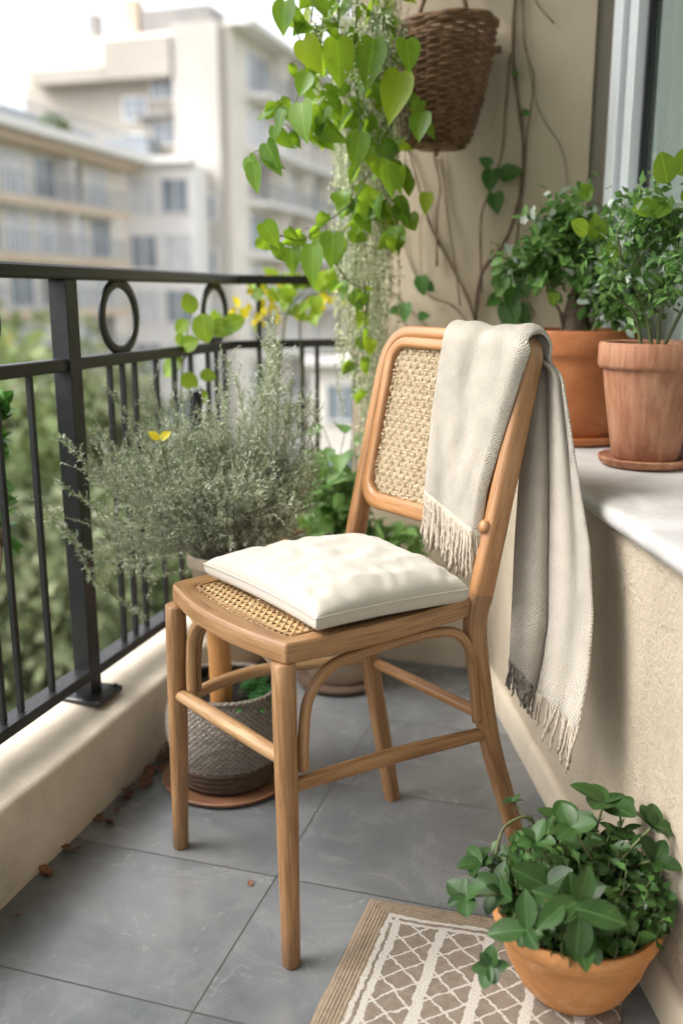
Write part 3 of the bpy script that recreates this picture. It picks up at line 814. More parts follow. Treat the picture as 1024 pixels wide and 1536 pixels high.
def loft_ring(mb, outer, inner, prof):
    n = len(outer); m = len(prof); vs = []; fs = []; uvs = []
    L = [0]
    for i in range(n): L.append(L[-1] + (outer[(i + 1) % n] - outer[i]).length)
    for i in range(n):
        for (s, z) in prof:
            p = lerp(outer[i], inner[i], s); vs.append(V((p.x, p.y, z)))
    for i in range(n):
        j = (i + 1) % n
        for k in range(m):
            k2 = (k + 1) % m
            fs.append((i * m + k, j * m + k, j * m + k2, i * m + k2))
            u0, u1 = k * .018, (k + 1) * .018
            uvs.append(((u0, L[i]), (u0, L[i + 1]), (u1, L[i + 1]), (u1, L[i])))
    mb.add(vs, fs, uvs)
mb = MB()
loft_ring(mb, outer, inner, [(.0, SB + .003), (-.01, SB + .010), (-.01, ST - .010), (.02, ST - .003), (.10, ST), (.80, ST - .001), (.93, ST - .003), (1.0, ST - .008), (1.0, SB + .004), (.9, SB), (.1, SB)])
sharp(mb.build('seat_frame', M['wood'], chair), 40)
# cane seat: strands clipped to the inner outline
def inside(poly, x, y):
    c = False; n = len(poly)
    for i in range(n):
        a, b = poly[i], poly[i - 1]
        if (a[1] > y) != (b[1] > y) and x < (b[0] - a[0]) * (y - a[1]) / (b[1] - a[1]) + a[0]: c = not c
    return c
def clip_line(poly, p, d):
    """segment of line p + t d inside polygon (convex-ish): returns (t0, t1)"""
    ts = []; n = len(poly)
    for i in range(n):
        a, b = poly[i - 1], poly[i]
        ex, ey = b[0] - a[0], b[1] - a[1]
        den = d[0] * ey - d[1] * ex
        if abs(den) < 1e-9: continue
        t = ((a[0] - p[0]) * ey - (a[1] - p[1]) * ex) / den
        u = ((a[0] - p[0]) * d[1] - (a[1] - p[1]) * d[0]) / den
        if 0 <= u < 1: ts.append(t)
    if len(ts) < 2: return None
    return min(ts), max(ts)
def strip(mb, pts, w, nrm, th=.0007, rnd=None):
    vs = []; n = len(pts)
    for i, p in enumerate(pts):
        t = (pts[min(i + 1, n - 1)] - pts[max(i - 1, 0)]).normalized(); s = nrm.cross(t).normalized() * w / 2
        vs += [p - s, p + nrm * th, p + s, p - nrm * th]
    fs = []
    for i in range(n - 1):
        a = i * 4
        for k in range(4): fs.append((a + k, a + (k + 1) % 4, a + 4 + (k + 1) % 4, a + 4 + k))
    mb.add(vs, fs, None, rnd)
mb = MB()
lp = [((p - cen).dot(B), (p - cen).dot(Lf)) for p in inner]
lp = [(a * 1.03, b * 1.03) for a, b in lp]
G = .0142; zc = ST - .006
def seatpt(a, b, z): return cen + B * a + Lf * b + V((0, 0, z))
k = -20
for k in range(-16, 17):
    for off in (-.0016, .0016):
        for ax in (0, 1):
            p = (k * G + off, 0) if ax == 0 else (0, k * G + off)
            d = (0, 1) if ax == 0 else (1, 0)
            r_ = clip_line(lp, p, d)
            if not r_: continue
            m_ = max(2, int((r_[1] - r_[0]) / (G / 2))); pts = []
            for i in range(m_ + 1):
                t = lerp(r_[0], r_[1], i / m_)
                q = (p[0] + d[0] * t, p[1] + d[1] * t)
                pts.append(seatpt(q[0], q[1], zc + (.0006 if (i + ax + k) % 2 else -.0004) + (.0005 if ax else 0)))
            strip(mb, pts, .0021, V((0, 0, 1)))
for k in range(-34, 35):
    for sg in (1, -1):
        p = (k * G + G / 2, 0); d = (.7071, .7071 * sg)
        r_ = clip_line(lp, p, d)
        if not r_: continue
        pts = [seatpt(p[0] + d[0] * lerp(r_[0], r_[1], i / 12), p[1] + d[1] * lerp(r_[0], r_[1], i / 12), zc + .0012 * sg + .001) for i in range(13)]
        strip(mb, pts, .0026, V((0, 0, 1)))
mb.build('cane_seat', M['cane'], chair, False)
# spline round the cane
mb = MB(); sp_ = [V((p.x, p.y, ST - .002)) + (cen - p).normalized() * .0035 for p in inner]
mb.sweep(sp_, .0018, .0016, 8, closed=True); mb.build('cane_border', M['wood'], chair)

def leg_path(P, k=5): return cat_rom(P, k)
# front legs
for (bot, top) in ((V((-.077, 1.241, 0)), V((-.083, 1.252, SB))), (V((-.299, 1.557, 0)), V((-.281, 1.508, SB)))):
    pts = [lerp(bot, top, t) for t in (0, .15, .3, .45, .6, .75, .9, 1)]
    mb = MB(); mb.sweep(pts, [.0138, .0143, .0151, .0159, .0166, .0171, .0173, .0170], None, 24, up=B, p=2.3, bev=.002)
    sharp(mb.build('leg', M['wood'], chair), 50)
# rear legs: from floor to the seat
OR_ = V((.229, 1.466, ST)); TR = V((.312, 1.532, .930)); TL = V((.098, 1.816, .936)); OL_ = V((.022, 1.752, ST))
UB = ((TR - OR_) + (TL - OL_)).normalized()
rr_path = [V((.327, 1.512, 0)), V((.294, 1.497, .12)), V((.256, 1.478, .25)), V((.2295, 1.4645, .39)), V((.2255, 1.4625, .47)), OR_]
rr_path[-2] = OR_ - UB * .05
pts = cat_rom(rr_path, 6); pts[-2] = OR_ - UB * .008
def rad(pts, a, b): return [lerp(a, b, i / (len(pts) - 1)) for i in range(len(pts))]
mb = MB(); mb.sweep(pts, rad(pts, .0135, .0145), rad(pts, .0150, .0225), 24, up=B, p=2.8)
sharp(mb.build('leg', M['wood'], chair), 50)
OL_ = V((.022, 1.752, ST))
pts = cat_rom([V((.104, 1.730, 0)), V((.083, 1.735, .13)), V((.055, 1.742, .30)), V((.030, 1.750, .45)), OL_], 6)
mb = MB(); mb.sweep(pts, rad(pts, .0140, .0135), rad(pts, .0155, .0215), 24, up=B, p=2.8)
sharp(mb.build('leg', M['wood'], chair), 50)
# back hoop
TR = V((.312, 1.532, .930)); TL = V((.098, 1.816, .936))
UB = ((TR - OR_) + (TL - OL_)).normalized()
BN = Lf.cross(UB).normalized()          # back plane normal
if BN.dot(B) < 0: BN = -BN
def bp(w, h, o=0.0):
    """w from right stile 0..1 to left, h 0..1 up"""
    a = lerp(OR_, TR, h); b = lerp(OL_, TL, h); return lerp(a, b, w) + BN * o
hoop = [bp(1, 0), bp(1, .2), bp(1, .45), bp(1, .68), bp(.997, .83), bp(.975, .92), bp(.915, .978), bp(.82, .998), bp(.6, 1.0), bp(.4, 1.0), bp(.2, 1.0), bp(.10, .998), bp(.035, .985), bp(.006, .95), bp(0, .88), bp(0, .7), bp(0, .45), bp(0, .2), bp(0, 0)]
pts = cat_rom(hoop, 5); n_ = len(pts)
wr = [interp([(0, .0135), (.3, .0125), (.42, .012), (.55, .012), (.65, .0135), (1, .0145)], i / (n_ - 1)) for i in range(n_)]
dr = [interp([(0, .0215), (.3, .0165), (.42, .013), (.55, .015), (.62, .020), (.8, .0225), (1, .0225)], i / (n_ - 1)) for i in range(n_)]
mb = MB(); mb.sweep(pts, wr, dr, 24, up=BN, p=2.8)
# note: rx lies in the back plane, ry along the plane normal
sharp(mb.build('back_frame', M['wood_back'], chair), 50)
# inner ring frame
def rrect(w0, w1, h0, h1, rw, rh, k=8):
    out = []
    for (cx, cy, a0) in ((w1 - rw, h1 - rh, 0), (w0 + rw, h1 - rh, 90), (w0 + rw, h0 + rh, 180), (w1 - rw, h0 + rh, 270)):
        for i in range(k + 1):
            a = R(a0 + 90 * i / k); out.append((cx + rw * math.cos(a), cy + rh * math.sin(a)))
    return out
ring = rrect(.045, .947, .245, .952, .11, .09)
pts = []
for i in range(len(ring)):
    a, b = ring[i], ring[(i + 1) % len(ring)]
    m_ = 6 if math.hypot(a[0] - b[0], a[1] - b[1]) > .1 else 1
    for j in range(m_): pts.append(bp(lerp(a[0], b[0], j / m_), lerp(a[1], b[1], j / m_), -.006))
mb = MB()
rw_ = []
for q in pts:
    hh = (q - OR_).dot(UB) / .42
    rw_.append(.0105 if hh > .42 else lerp(.0155, .0105, max(0, min(1, (hh - .28) / .12))))
mb.sweep(pts, rw_, .0105, 16, up=BN, closed=True, p=3)
sharp(mb.build('back_ring', M['wood_back'], chair), 60)
# bottom rail end, passing over the right stile
mb = MB(); q = [bp(.12, .262, -.008), bp(.04, .262, -.014), bp(-.005, .264, -.026), bp(-.02, .264, -.028)]
mb.sweep(q, [.0125, .0125, .011, .006], [.0085, .0085, .008, .004], 14, up=BN, p=2.4); mb.build('back_rail', M['wood_back'], chair)
# woven back panel
mb = MB()
wm, hm = .35, .415
inn = [((a - .055) , b) for a, b in rrect(.085, .905, .285, .922, .095, .08)]
inn = [(a + .055, b) for a, b in inn]
pm = [(a * wm, b * hm) for a, b in inn]
pitch_w, pitch_h = .0093, .0112
def bpm(x, y, o): return bp(x / wm, y / hm, o)
for k in range(0, 44):
    for sub in (-.0016, .0014):
        x = .03 + k * pitch_w + sub
        r_ = clip_line(pm, (x, 0), (0, 1))
        if not r_: continue
        m_ = max(3, int((r_[1] - r_[0]) / (pitch_h / 2))); pts = []
        j0 = random.uniform(-.0008, .0008)
        for i in range(m_ + 1):
            y = lerp(r_[0] - .004, r_[1] + .004, i / m_)
            ph = math.sin(PI * y / pitch_h + k * PI)
            jx = .0016 * mnoise.noise(V((x * 60, y * 60, 5)))
            pts.append(bpm(x + j0 + jx, y, -.003 - .0022 * ph))
        mb.sweep(pts, .00135, .0012, 6, up=BN, rnd=random.random())
for k in range(0, 44):
    for sub in (-.0020, .0016):
        y = .10 + k * pitch_h + sub
        r_ = clip_line(pm, (0, y), (1, 0))
        if not r_: continue
        m_ = max(3, int((r_[1] - r_[0]) / (pitch_w / 2))); pts = []
        for i in range(m_ + 1):
            x = lerp(r_[0] - .004, r_[1] + .004, i / m_)
            ph = math.sin(PI * x / pitch_w + k * PI + sub * 200)
            jy = .0024 * mnoise.noise(V((x * 50, y * 90, 15)))
            pts.append(bpm(x, y + jy, -.003 + .0024 * ph))
        mb.sweep(pts, .00150, .0013, 6, up=BN, rnd=random.random())
# little loops of cane round the edge
for i in range(len(pm)):
    a, b = pm[i], pm[(i + 1) % len(pm)]
    L_ = math.hypot(a[0] - b[0], a[1] - b[1]); m_ = max(1, int(L_ / .006))
    for j in range(m_):
        x, y = lerp(a[0], b[0], j / m_), lerp(a[1], b[1], j / m_)
        q = bpm(x + random.uniform(-.002, .002), y + random.uniform(-.002, .002), -.004)
        mb.sweep([q + BN * .003, q + BN * -.003 + UB * random.uniform(-.003, .003), q + Lf * random.uniform(-.004, .004)], [.0018, .0026, .0015], None, 6, up=UB)
mb.build('cane_back', M['cane_back'], chair)
# stretchers
def stretcher(a, b, r, mat='wood', mid=None, par=chair, name='stretcher'):
    P = [a, (a + b) / 2 + (mid or V((0, 0, 0))), b]; pts = cat_rom(P, 8); n_ = len(pts)
    rr = [r * (.84 + .16 * math.sin(PI * i / (n_ - 1))) for i in range(n_)]
    mb = MB(); mb.sweep(pts, rr, None, 18, up=(0, 0, 1)); return mb.build(name, M[mat], par)
stretcher(V((-.291, 1.530, .322)), V((-.078, 1.246, .338)), .0128, 'wood_light')
stretcher(V((-.078, 1.248, .297)), V((.252, 1.476, .272)), .0128, 'wood', V((0, 0, .004)))
stretcher(V((.068, 1.738, .292)), V((.256, 1.478, .296)), .0115, 'wood_back')
stretcher(V((-.293, 1.535, .300)), V((.055, 1.740, .300)), .0118, 'wood_light', V((-.05, .035, 0)))
# bentwood arches
def arch(a, b, za, zb, zt, inn, mat='wood'):
    d = b - a
    f = lambda t, z: lerp(a, b, t) + inn + V((0, 0, z))
    P = [f(.045, za), f(.048, lerp(za, zt, .35)), f(.075, lerp(za, zt, .70)), f(.17, lerp(za, zt, .93)), f(.34, zt - .001), f(.52, zt), f(.69, zt), f(.84, lerp(zb, zt, .93)), f(.925, lerp(zb, zt, .70)), f(.955, lerp(zb, zt, .35)), f(.975, zb)]
    pts = cat_rom(P, 6); mb = MB(); nrm = d.cross(V((0, 0, 1))).normalized()
    mb.sweep(pts, .0085, .0085, 14, up=nrm, bev=.002); mb.build('arch_brace', M[mat], chair)
arch(V((-.070, 1.250, 0)), V((.236, 1.464, 0)), .318, .300, SB - .010, V((.000, -.002, 0)))
arch(V((-.280, 1.508, 0)), V((-.083, 1.262, 0)), .335, .330, SB - .010, V((.012, .008, 0)), 'wood_light')
arch(V((-.272, 1.520, 0)), V((.035, 1.742, 0)), .325, .31, SB - .010, V((.005, -.004, 0)))

# ================================================================== CUSHION
cc = [V((-.236, 1.545, 0)), V((-.036, 1.262, 0)), V((.200, 1.402, 0)), V((.050, 1.655, 0))]   # left, front, right, back
mb = MB(); n_ = 64; CB = ST + .002; TH = .070
def cush(u, v, top):
    # pinched outline: sides bow in, corners stay out
    uu, vv = u * 2 - 1, v * 2 - 1
    bu = uu * (1 - .05 * (1 - vv * vv)); bv = vv * (1 - .06 * (1 - uu * uu))
    a, b = (bu + 1) / 2, (bv + 1) / 2
    p = cc[0] * (1 - a) * (1 - b) + cc[1] * a * (1 - b) + cc[2] * a * b + cc[3] * (1 - a) * b
    e = (1 - abs(uu) ** 3.2) * (1 - abs(vv) ** 3.2)
    e = max(e, 0) ** .42
    ed = min(1 - abs(uu), 1 - abs(vv))
    wr = 0
    q = V((u * 3, v * 3, 0))
    wr += .0045 * mnoise.noise(q * 1.3 + V((3, 1, 0)))
    # wrinkles running in from the seams
    s = math.sin(u * 46 + 4 * mnoise.noise(q * 2)) * math.exp(-((min(v, 1 - v)) / .17) ** 2)
    s2 = math.sin(v * 40 + 4 * mnoise.noise(q * 2 + V((5, 5, 5)))) * math.exp(-((min(u, 1 - u)) / .17) ** 2)
    wr += .0042 * (s + s2) * min(1, ed * 12)
    wr += .0068 * (.5 - abs(mnoise.noise(V((u * 6 + v * 2, v * 2.6 - u, 2)))) * 2.2) * e + .0045 * (.5 - abs(mnoise.noise(V((u * 3 - v * 9, v * 4 + u * 7, 8)))) * 2) * e
    if top: z = CB + .027 + (TH - .027) * e + wr * e * .8
    else:
        z = CB + .027 - .027 * min(1, ed * 7) ** .5
        cm = (cc[0] + cc[1] + cc[2] + cc[3]) / 4
        p = p + (p - cm) * (.05 * math.sin(PI * min(1, ed * 7)))
    # droop of the back, lift of the corners
    z += .010 * (b) * e if top else 0
    return p + V((0, 0, z))
vs = []; fs = []; uvs = []
for top in (1, 0):
    o = len(vs)
    for i in range(n_ + 1):
        for j in range(n_ + 1):
            # cosine spacing so that the seams are smooth
            u = .5 - .5 * math.cos(PI * i / n_); v = .5 - .5 * math.cos(PI * j / n_)
            vs.append(cush(u, v, top))
    for i in range(n_):
        for j in range(n_):
            a = o + i * (n_ + 1) + j; q = (a, a + n_ + 1, a + n_ + 2, a + 1)
            fs.append(q if top else q[::-1])
            w = [((i + di) / n_ * .3, (j + dj) / n_ * .3) for di, dj in ((0, 0), (1, 0), (1, 1), (0, 1))]
            uvs.append(tuple(w if top else w[::-1]))
mb.add(vs, fs, uvs)
cu = thing('seat_cushion', (0, 1.45, CB), 'cream white cotton cushion lying on the cane seat', 'cushion')
mb.build('cover', M['cushion'], cu)
mb = MB(); pts = []
for (a, b) in [(i / 40, 0) for i in range(40)] + [(1, i / 40) for i in range(40)] + [(1 - i / 40, 1) for i in range(40)] + [(0, 1 - i / 40) for i in range(40)]:
    u = .5 - .5 * math.cos(PI * a); v = .5 - .5 * math.cos(PI * b)
    pts.append(cush(u, v, True))
mb.sweep(pts, .0016, None, 6, closed=True); mb.build('piping', M['cushion'], cu)

# ================================================================== THROW
thr = thing('throw_blanket', (TR.x, TR.y, .6), 'oatmeal knitted throw with fringes draped over the chair back', 'blanket')
# cloth is a grid: v runs from the front hem over the top rail and down behind; u across
def P2(px, py, plane_o): return onplane(px, py, bp(0, .5, plane_o), BN)
NV, NU = 90, 40
# front section control rows (pixel survey on the front of the back): left edge, right edge
front = [  # t, left(px,py), right(px,py), offset from back plane
    (0.00, (637, 738), (713, 800), -.028),
    (0.20, (640, 700), (722, 735), -.028),
    (0.45, (649, 610), (747, 650), -.028),
    (0.70, (658, 550), (770, 575), -.028),
    (0.88, (665, 505), (788, 520), -.026)]
rows = []
def addrow(pts_u): rows.append(pts_u)
def frow(t):
    l = interp([(a, V((*b, 0))) for a, b, c, d in front], t); r = interp([(a, V((*c, 0))) for a, b, c, d in front], t)
    o_ = interp([(a, d) for a, b, c, d in front], t)
    out = []
    for i in range(NU + 1):
        u = i / NU; q = lerp(l, r, u)
        fold = .0045 * math.sin(u * 8 + .8) * (0.25 + .75 * t) + .0018 * math.sin(u * 19 + t * 3) * t + .005 * mnoise.noise(V((u * 4, t * 5, 0)))
        edge = .0
        out.append(P2(q.x, q.y, o_ - .006 - fold) + BN * (.014 * max(0, u - .93) / .07))
    return out
for j in range(36): addrow(frow(.88 * j / 35))
# over the top: arc in the plane (BN, UB) over the rail
top_l, top_r = bp(.50, 1.0), bp(-.035, 1.0)
def orow(a):
    out = []
    for i in range(NU + 1):
        u = i / NU
        c = lerp(top_l, top_r, u)
        sag = -.012 * max(0, (u - .86) / .14) ** 2
        rr = .026 + .003 * math.sin(u * 8 + .8) + .0018 * math.sin(u * 19 + 2.6)
        out.append(c + BN * (-math.cos(a) * (rr + .002)) + UB * (math.sin(a) * (rr - .004) + sag))
    return out
for j in range(1, 12): addrow(orow(PI * j / 12))
# back section
back = [ # t, left px, fold px, right px, plane offset at left, fold, right
    (0.00, (700, 505), (812, 508), (822, 522), .03, .032, .030),
    (0.12, (765, 560), (820, 560), (843, 570), .040, .042, .036),
    (0.35, (781, 680), (823, 690), (862, 690), .060, .062, .050),
    (0.60, (772, 810), (822, 830), (884, 820), .075, .078, .060),
    (0.80, (768, 900), (821, 935), (889, 920), .085, .088, .066),
    (0.92, (765, 962), (812, 995), (884, 1000), .090, .094, .068),
    (1.00, (764, 990), (803, 1035), (868, 1098), .092, .098, .068)]
def brow(t):
    g = lambda k: interp([(r_[0], V((*r_[k], 0))) for r_ in back], t)
    l, f_, r_ = g(1), g(2), g(3)
    ol, of, orr = (interp([(q[0], q[k]) for q in back], t) for k in (4, 5, 6))
    out = []; UF = .42
    for i in range(NU + 1):
        u = i / NU
        if u < UF:
            k = u / UF; q = lerp(l, f_, k); o_ = lerp(ol, of, k) - .012 * math.sin(PI * k) * min(1, t * 4) + (.018 * k ** 6) * min(1, t * 5)
        else:
            k = (u - UF) / (1 - UF); q = lerp(f_, r_, k)
            o_ = lerp(of, orr, k) + .012 * (1 - k) ** 3 * min(1, t * 5) - .012 * math.sin(PI * k) * min(1, t * 3) + .006 * math.sin(k * 9 + t * 2)
        o_ += .004 * mnoise.noise(V((u * 5, t * 6, 4)))
        out.append(P2(q.x, q.y, o_))
    return out
b0 = brow(0)
for j in range(1, 64):
    t = j / 63; row = brow(t)
    bl = min(1, t / .10)
    if bl < 1:
        top = orow(PI)
        row = [lerp(top[i] - UB * (t * .5), row[i], bl * bl * (3 - 2 * bl)) for i in range(NU + 1)]
    addrow(row)
mb = MB(); vs = [p for r_ in rows for p in r_]; fs = []; uvs = []; nr = len(rows)
for j in range(nr - 1):
    for i in range(NU):
        a = j * (NU + 1) + i; fs.append((a, a + 1, a + NU + 2, a + NU + 1))
        h = .010
        uvs.append(((i * .22 / NU, j * h), ((i + 1) * .22 / NU, j * h), ((i + 1) * .22 / NU, (j + 1) * h), (i * .22 / NU, (j + 1) * h)))
mb.add(vs, fs, uvs)
ob = mb.build('cloth', M['throw'], thr)
md = ob.modifiers.new('thick', 'SOLIDIFY'); md.thickness = .006; md.offset = 0
sb = ob.modifiers.new('sub', 'SUBSURF'); sb.levels = 1; sb.render_levels = 1
def tassels(row, length, mat, spread=1.0, n=44, drift=V((0, 0, 0)), r=.0017, knots=False, skip=0.0):
    mb = MB()
    for i in range(n):
        u = (i + random.uniform(-.3, .3)) / n * (len(row) - 1); u = max(0, min(len(row) - 1.001, u))
        p = lerp(row[int(u)], row[int(u) + 1], u - int(u))
        if random.random() < skip: continue
        cl = math.sin(i * .9) * .004
        L_ = (length(i / n) if callable(length) else length) * random.uniform(.8, 1.08)
        pts = []; d0 = V((random.uniform(-1, 1), random.uniform(-1, 1), 0)) * .006
        for k in range(9):
            t = k / 8
            pts.append(p + V((0, 0, .004 - L_ * t)) + d0 * t + drift * t + Lf * cl * t * 1.5 + V((mnoise.noise(V((i * 3.1, t * 5, 0))), mnoise.noise(V((i * 3.1, t * 5, 9))), 0)) * .0045 * t)
        for tw in (0, PI):   # two-ply yarn
            q = [pt + V((math.cos(k * 2.6 + tw), math.sin(k * 2.6 + tw), 0)) * r * .7 for k, pt in enumerate(pts)]
            mb.sweep(q, [r * random.uniform(.8, 1.2) * (1 if k < 7 else .75) for k in range(9)], None, 5, up=(.3, .5, .1))
    return mb.build('fringe', mat, thr)
tassels(rows[0], lambda u: .092, M['yarn'], n=70, r=.0021)
last = rows[-1]; kf = int(NU * .42)
tassels(last[:kf + 2], .055, M['yarn_dark'], n=26, r=.0017)
tassels(last[kf - 2:], lambda u: .05 + .028 * u, M['yarn'], n=30, r=.0019, skip=.25, drift=V((-.01, 0, 0)))

# ================================================================== RUG
RO = atz(555, 1343, .010); RX_ = V((math.cos(R(14.5)), -math.sin(R(14.5)), 0)); RY_ = V((-math.sin(R(18.5)), -math.cos(R(18.5)), 0))
rug_w, rug_l = .415, .95
mb = MB(); nu, nv = 60, 130; vs = []; fs = []; uvs = []
for i in range(nu + 1):
    for j in range(nv + 1):
        u, v = i / nu * rug_w, j / nv * rug_l
        e = min(u, v, rug_w - u, rug_l - v); z = .004 + .006 * min(1, e / .008) ** .5 + .0008 * mnoise.noise(V((u * 20, v * 20, 0)))
        wv = .0022 * mnoise.noise(V((v * 18, 3, 1))) if i == 0 else 0
        wu = .0022 * mnoise.noise(V((u * 18, 8, 1))) if j == 0 else 0
        p = RO + RX_ * (u + wv) + RY_ * (v + wu); vs.append((p.x, p.y, z))
for i in range(nu):
    for j in range(nv):
        a = i * (nv + 1) + j; fs.append((a, a + 1, a + nv + 2, a + nv + 1))
        f = lambda di, dj: ((i + di) / nu * rug_w, (j + dj) / nv * rug_l)
        uvs.append((f(0, 0), f(0, 1), f(1, 1), f(1, 0)))
# skirt down to the floor
mb.add(vs, fs, uvs)
q = [0, nv, (nu + 1) * (nv + 1) - 1, nu * (nv + 1)]
c_ = [V(vs[k]) for k in q]
mb.add([V((p.x, p.y, .0015)) for p in c_], [(0, 1, 2, 3)])
for a, b in ((0, 1), (1, 2), (2, 3), (3, 0)):
    mb.add([c_[a], c_[b], V((c_[b].x, c_[b].y, .0015)), V((c_[a].x, c_[a].y, .0015))], [(0, 1, 2, 3)])
tag(mb.build('rug', M['rug']), 'brown woven rug with white diamond lattice on grey tiles', 'rug')

# ================================================================== PLANT HELPERS
def stem(mb, pts, r0, r1=None, n=6, k=5):
    q = cat_rom(pts, k); m_ = len(q); r1 = r0 * .5 if r1 is None else r1
    mb.sweep(q, [lerp(r0, r1, i / (m_ - 1)) for i in range(m_)], None, n, up=(.31, .52, .17))
    return q
def pot(name, prof, c, mat, root, n=56, wob=.004):
    mb = MB(); mb.lathe(prof, c, n, wob, random.random() * 6); o = mb.build(name, mat, root); return sharp(o, 55)
def soil(c, r, root):
    mb = MB(); vs = [V(c)]; fs = []; k = 40; rings = 5
    for i in range(1, rings + 1):
        for j in range(k):
            a = 2 * PI * j / k; rr = r * i / rings
            vs.append(V(c) + V((rr * math.cos(a), rr * math.sin(a), .006 * mnoise.noise(V((rr * 30 * math.cos(a), rr * 30 * math.sin(a), 2))))))
    for j in range(k): fs.append((0, 1 + j, 1 + (j + 1) % k))
    for i in range(rings - 1):
        for j in range(k):
            a = 1 + i * k; fs.append((a + j, a + k + j, a + k + (j + 1) % k, a + (j + 1) % k))
    mb.add(vs, fs); return mb.build('soil', M['soil'], root)

# ---- bowl pot with fleshy plant
bc = V((.338, 1.180, .0105))
bowl = thing('bowl_planter', bc, 'wide orange terracotta bowl of dark green leaves standing on the rug', 'potted plant')
pr = [(.0, .000), (.050, .000), (.062, .004), (.080, .025), (.098, .062), (.109, .098), (.1125, .107), (.1165, .112), (.1195, .120), (.1195, .131), (.115, .136), (.108, .134), (.105, .122), (.098, .100), (.05, .09), (0, .09)]
pot('pot', pr[:13], bc, M['pot_bowl'], bowl, 72, .003)
soil(bc + V((0, 0, .112)), .106, bowl)
ms, ml, mc = MB(), MB(), MB()
tips = []
def whorl(mb_, p, d, size, k, tpl=OVATE, spread=1.0, up_=None, bend=.25, wf=1.0):
    d = V(d).normalized(); x = d.cross(V((0, 0, 1)))
    if x.length < .1: x = V((1, 0, 0))
    x.normalize(); y = d.cross(x)
    a0 = random.random() * 6.28
    for i in range(k):
        a = a0 + 2 * PI * i / k + random.uniform(-.25, .25)
        ld = (x * math.cos(a) + y * math.sin(a)) * spread + d * random.uniform(.25, .8)
        L_ = size * random.uniform(.75, 1.15)
        nrm = d + rvec() * .3
        mb_.leaf(tpl, p, ld, nrm, L_, L_ * wf * random.uniform(.9, 1.15), bend * random.uniform(.3, 1.4))
# explicit shoots surveyed from the photo: tip pixel and depth, leaf size, count
shoots = [((855, 1240), 1.23, .062, 6), ((905, 1205), 1.25, .062, 5), ((930, 1215), 1.26, .055, 4), ((985, 1240), 1.17, .045, 6), ((995, 1290), 1.15, .045, 4),
          ((722, 1295), 1.20, .045, 6), ((765, 1300), 1.21, .045, 5), ((700, 1345), 1.12, .042, 5), ((735, 1450), 1.06, .036, 6), ((860, 1345), 1.10, .062, 4),
          ((790, 1395), 1.05, .070, 3), ((860, 1380), 1.06, .075, 4), ((820, 1330), 1.10, .06, 3), ((945, 1330), 1.16, .05, 5), ((985, 1345), 1.13, .045, 4),
          ((880, 1290), 1.2, .055, 5), ((815, 1265), 1.24, .05, 5), ((770, 1205), 1.26, .026, 4), ((1005, 1365), 1.12, .04, 5), ((910, 1285), 1.18, .055, 5), ((750, 1335), 1.15, .05, 4), ((935, 1260), 1.2, .05, 5)]
shoots += [((random.uniform(770, 1000), random.uniform(1230, 1370)), random.uniform(1.12, 1.24), random.uniform(.034, .05), random.randint(3, 5)) for _ in range(8)]
for (px, py), Y, size, k in shoots:
    size *= .78
    tp = at(px, py, Y)
    tp.x = min(tp.x, WA.x + .067 * (WA.y - tp.y) - .03)
    base = bc + V((random.uniform(-.05, .05), random.uniform(-.05, .05), .112))
    h = tp - base
    mid = base + h * .5 + V((0, 0, .05 if tp.z < .2 else .02))
    q = stem(ms, [base, mid, tp], .0026, .0016, 6)
    dr_ = (q[-1] - q[-2]).normalized()
    if tp.z < .12: dr_ = (dr_ + V((0, -.5, .6))).normalized()
    else: dr_ = (dr_ * .6 + V((0, -.25, .7))).normalized()
    whorl(ml, tp, dr_, size, k, OVATE if size > .05 else ROUND, wf=1.0 if size > .05 else .85)
    for t in (.55, .75):
        w = q[int(t * (len(q) - 1))]
        for s in (1, -1):
            dd = rvec() * .6 + V((s * .7, -.1, .35)); 
            ml.leaf(OVATE, w, dd, V((0, -.2, 1)) + rvec() * .4, size * .8, None, .3)
# big foreground leaves
for (px, py), Y, L_, dv, nv in (((868, 1365), 1.045, .082, (-.1, -.5, -.75), (.1, -.8, .4)), ((862, 1362), 1.05, .085, (1, -.35, -.05), (0, -.5, .8)), ((868, 1352), 1.06, .078, (-.9, -.5, -.05), (.1, -.55, .8)), ((866, 1356), 1.06, .066, (.3, .1, .9), (.1, -1, .2)), ((850, 1352), 1.06, .06, (-1, .1, .3), (0, -.7, .6)),
                         ((845, 1358), 1.05, .06, (-.75, -.5, -.25), (0, -.5, .8))):
    ml.leaf(OVATE, at(px, py, Y), dv, nv, L_ * .76, L_ * .74, .18, rnd=random.uniform(.2, 1))
ml.build('large_leaves', M['lf_bowl'], bowl)
stem(ms, [bc + V((-.03, -.02, .115)), at(800, 1375, 1.07), at(862, 1358, 1.055)], .003, .002)
stem(ms, [bc + V((-.09, .02, .12)), at(800, 1235, 1.24), at(758, 1238, 1.22), at(742, 1285, 1.2)], .003, .002)
for i in range(450):
    a = random.random() * 6.28; r = .108 * math.sqrt(random.random()) ; hh = random.uniform(.02, .15) * (1 - (r / .125) ** 2 * .6)
    p = bc + V((r * math.cos(a), r * math.sin(a), .112))
    if p.y < 1.10 and p.x < .37 and random.random() < .75: continue
    out = V((math.cos(a) * r * 3.0, math.sin(a) * r * 3.0, 1))
    tp = p + out.normalized() * hh
    tp.x = min(tp.x, WA.x + .067 * (WA.y - tp.y) - .02)
    stem(ms, [p, lerp(p, tp, .6) + rvec() * .006, tp], .0011, .0007, 4, 3)
    for j in range(5):
        w = lerp(p, tp, .35 + .16 * j)
        mc.leaf(ROUND if j % 2 else SMALL, w, rvec() + V((0, 0, .3)), V((0, -.2, 1)) + rvec() * .6, random.uniform(.011, .024), None, .3)
mc.build('small_leaves', M['lf_bowl_s'], bowl)
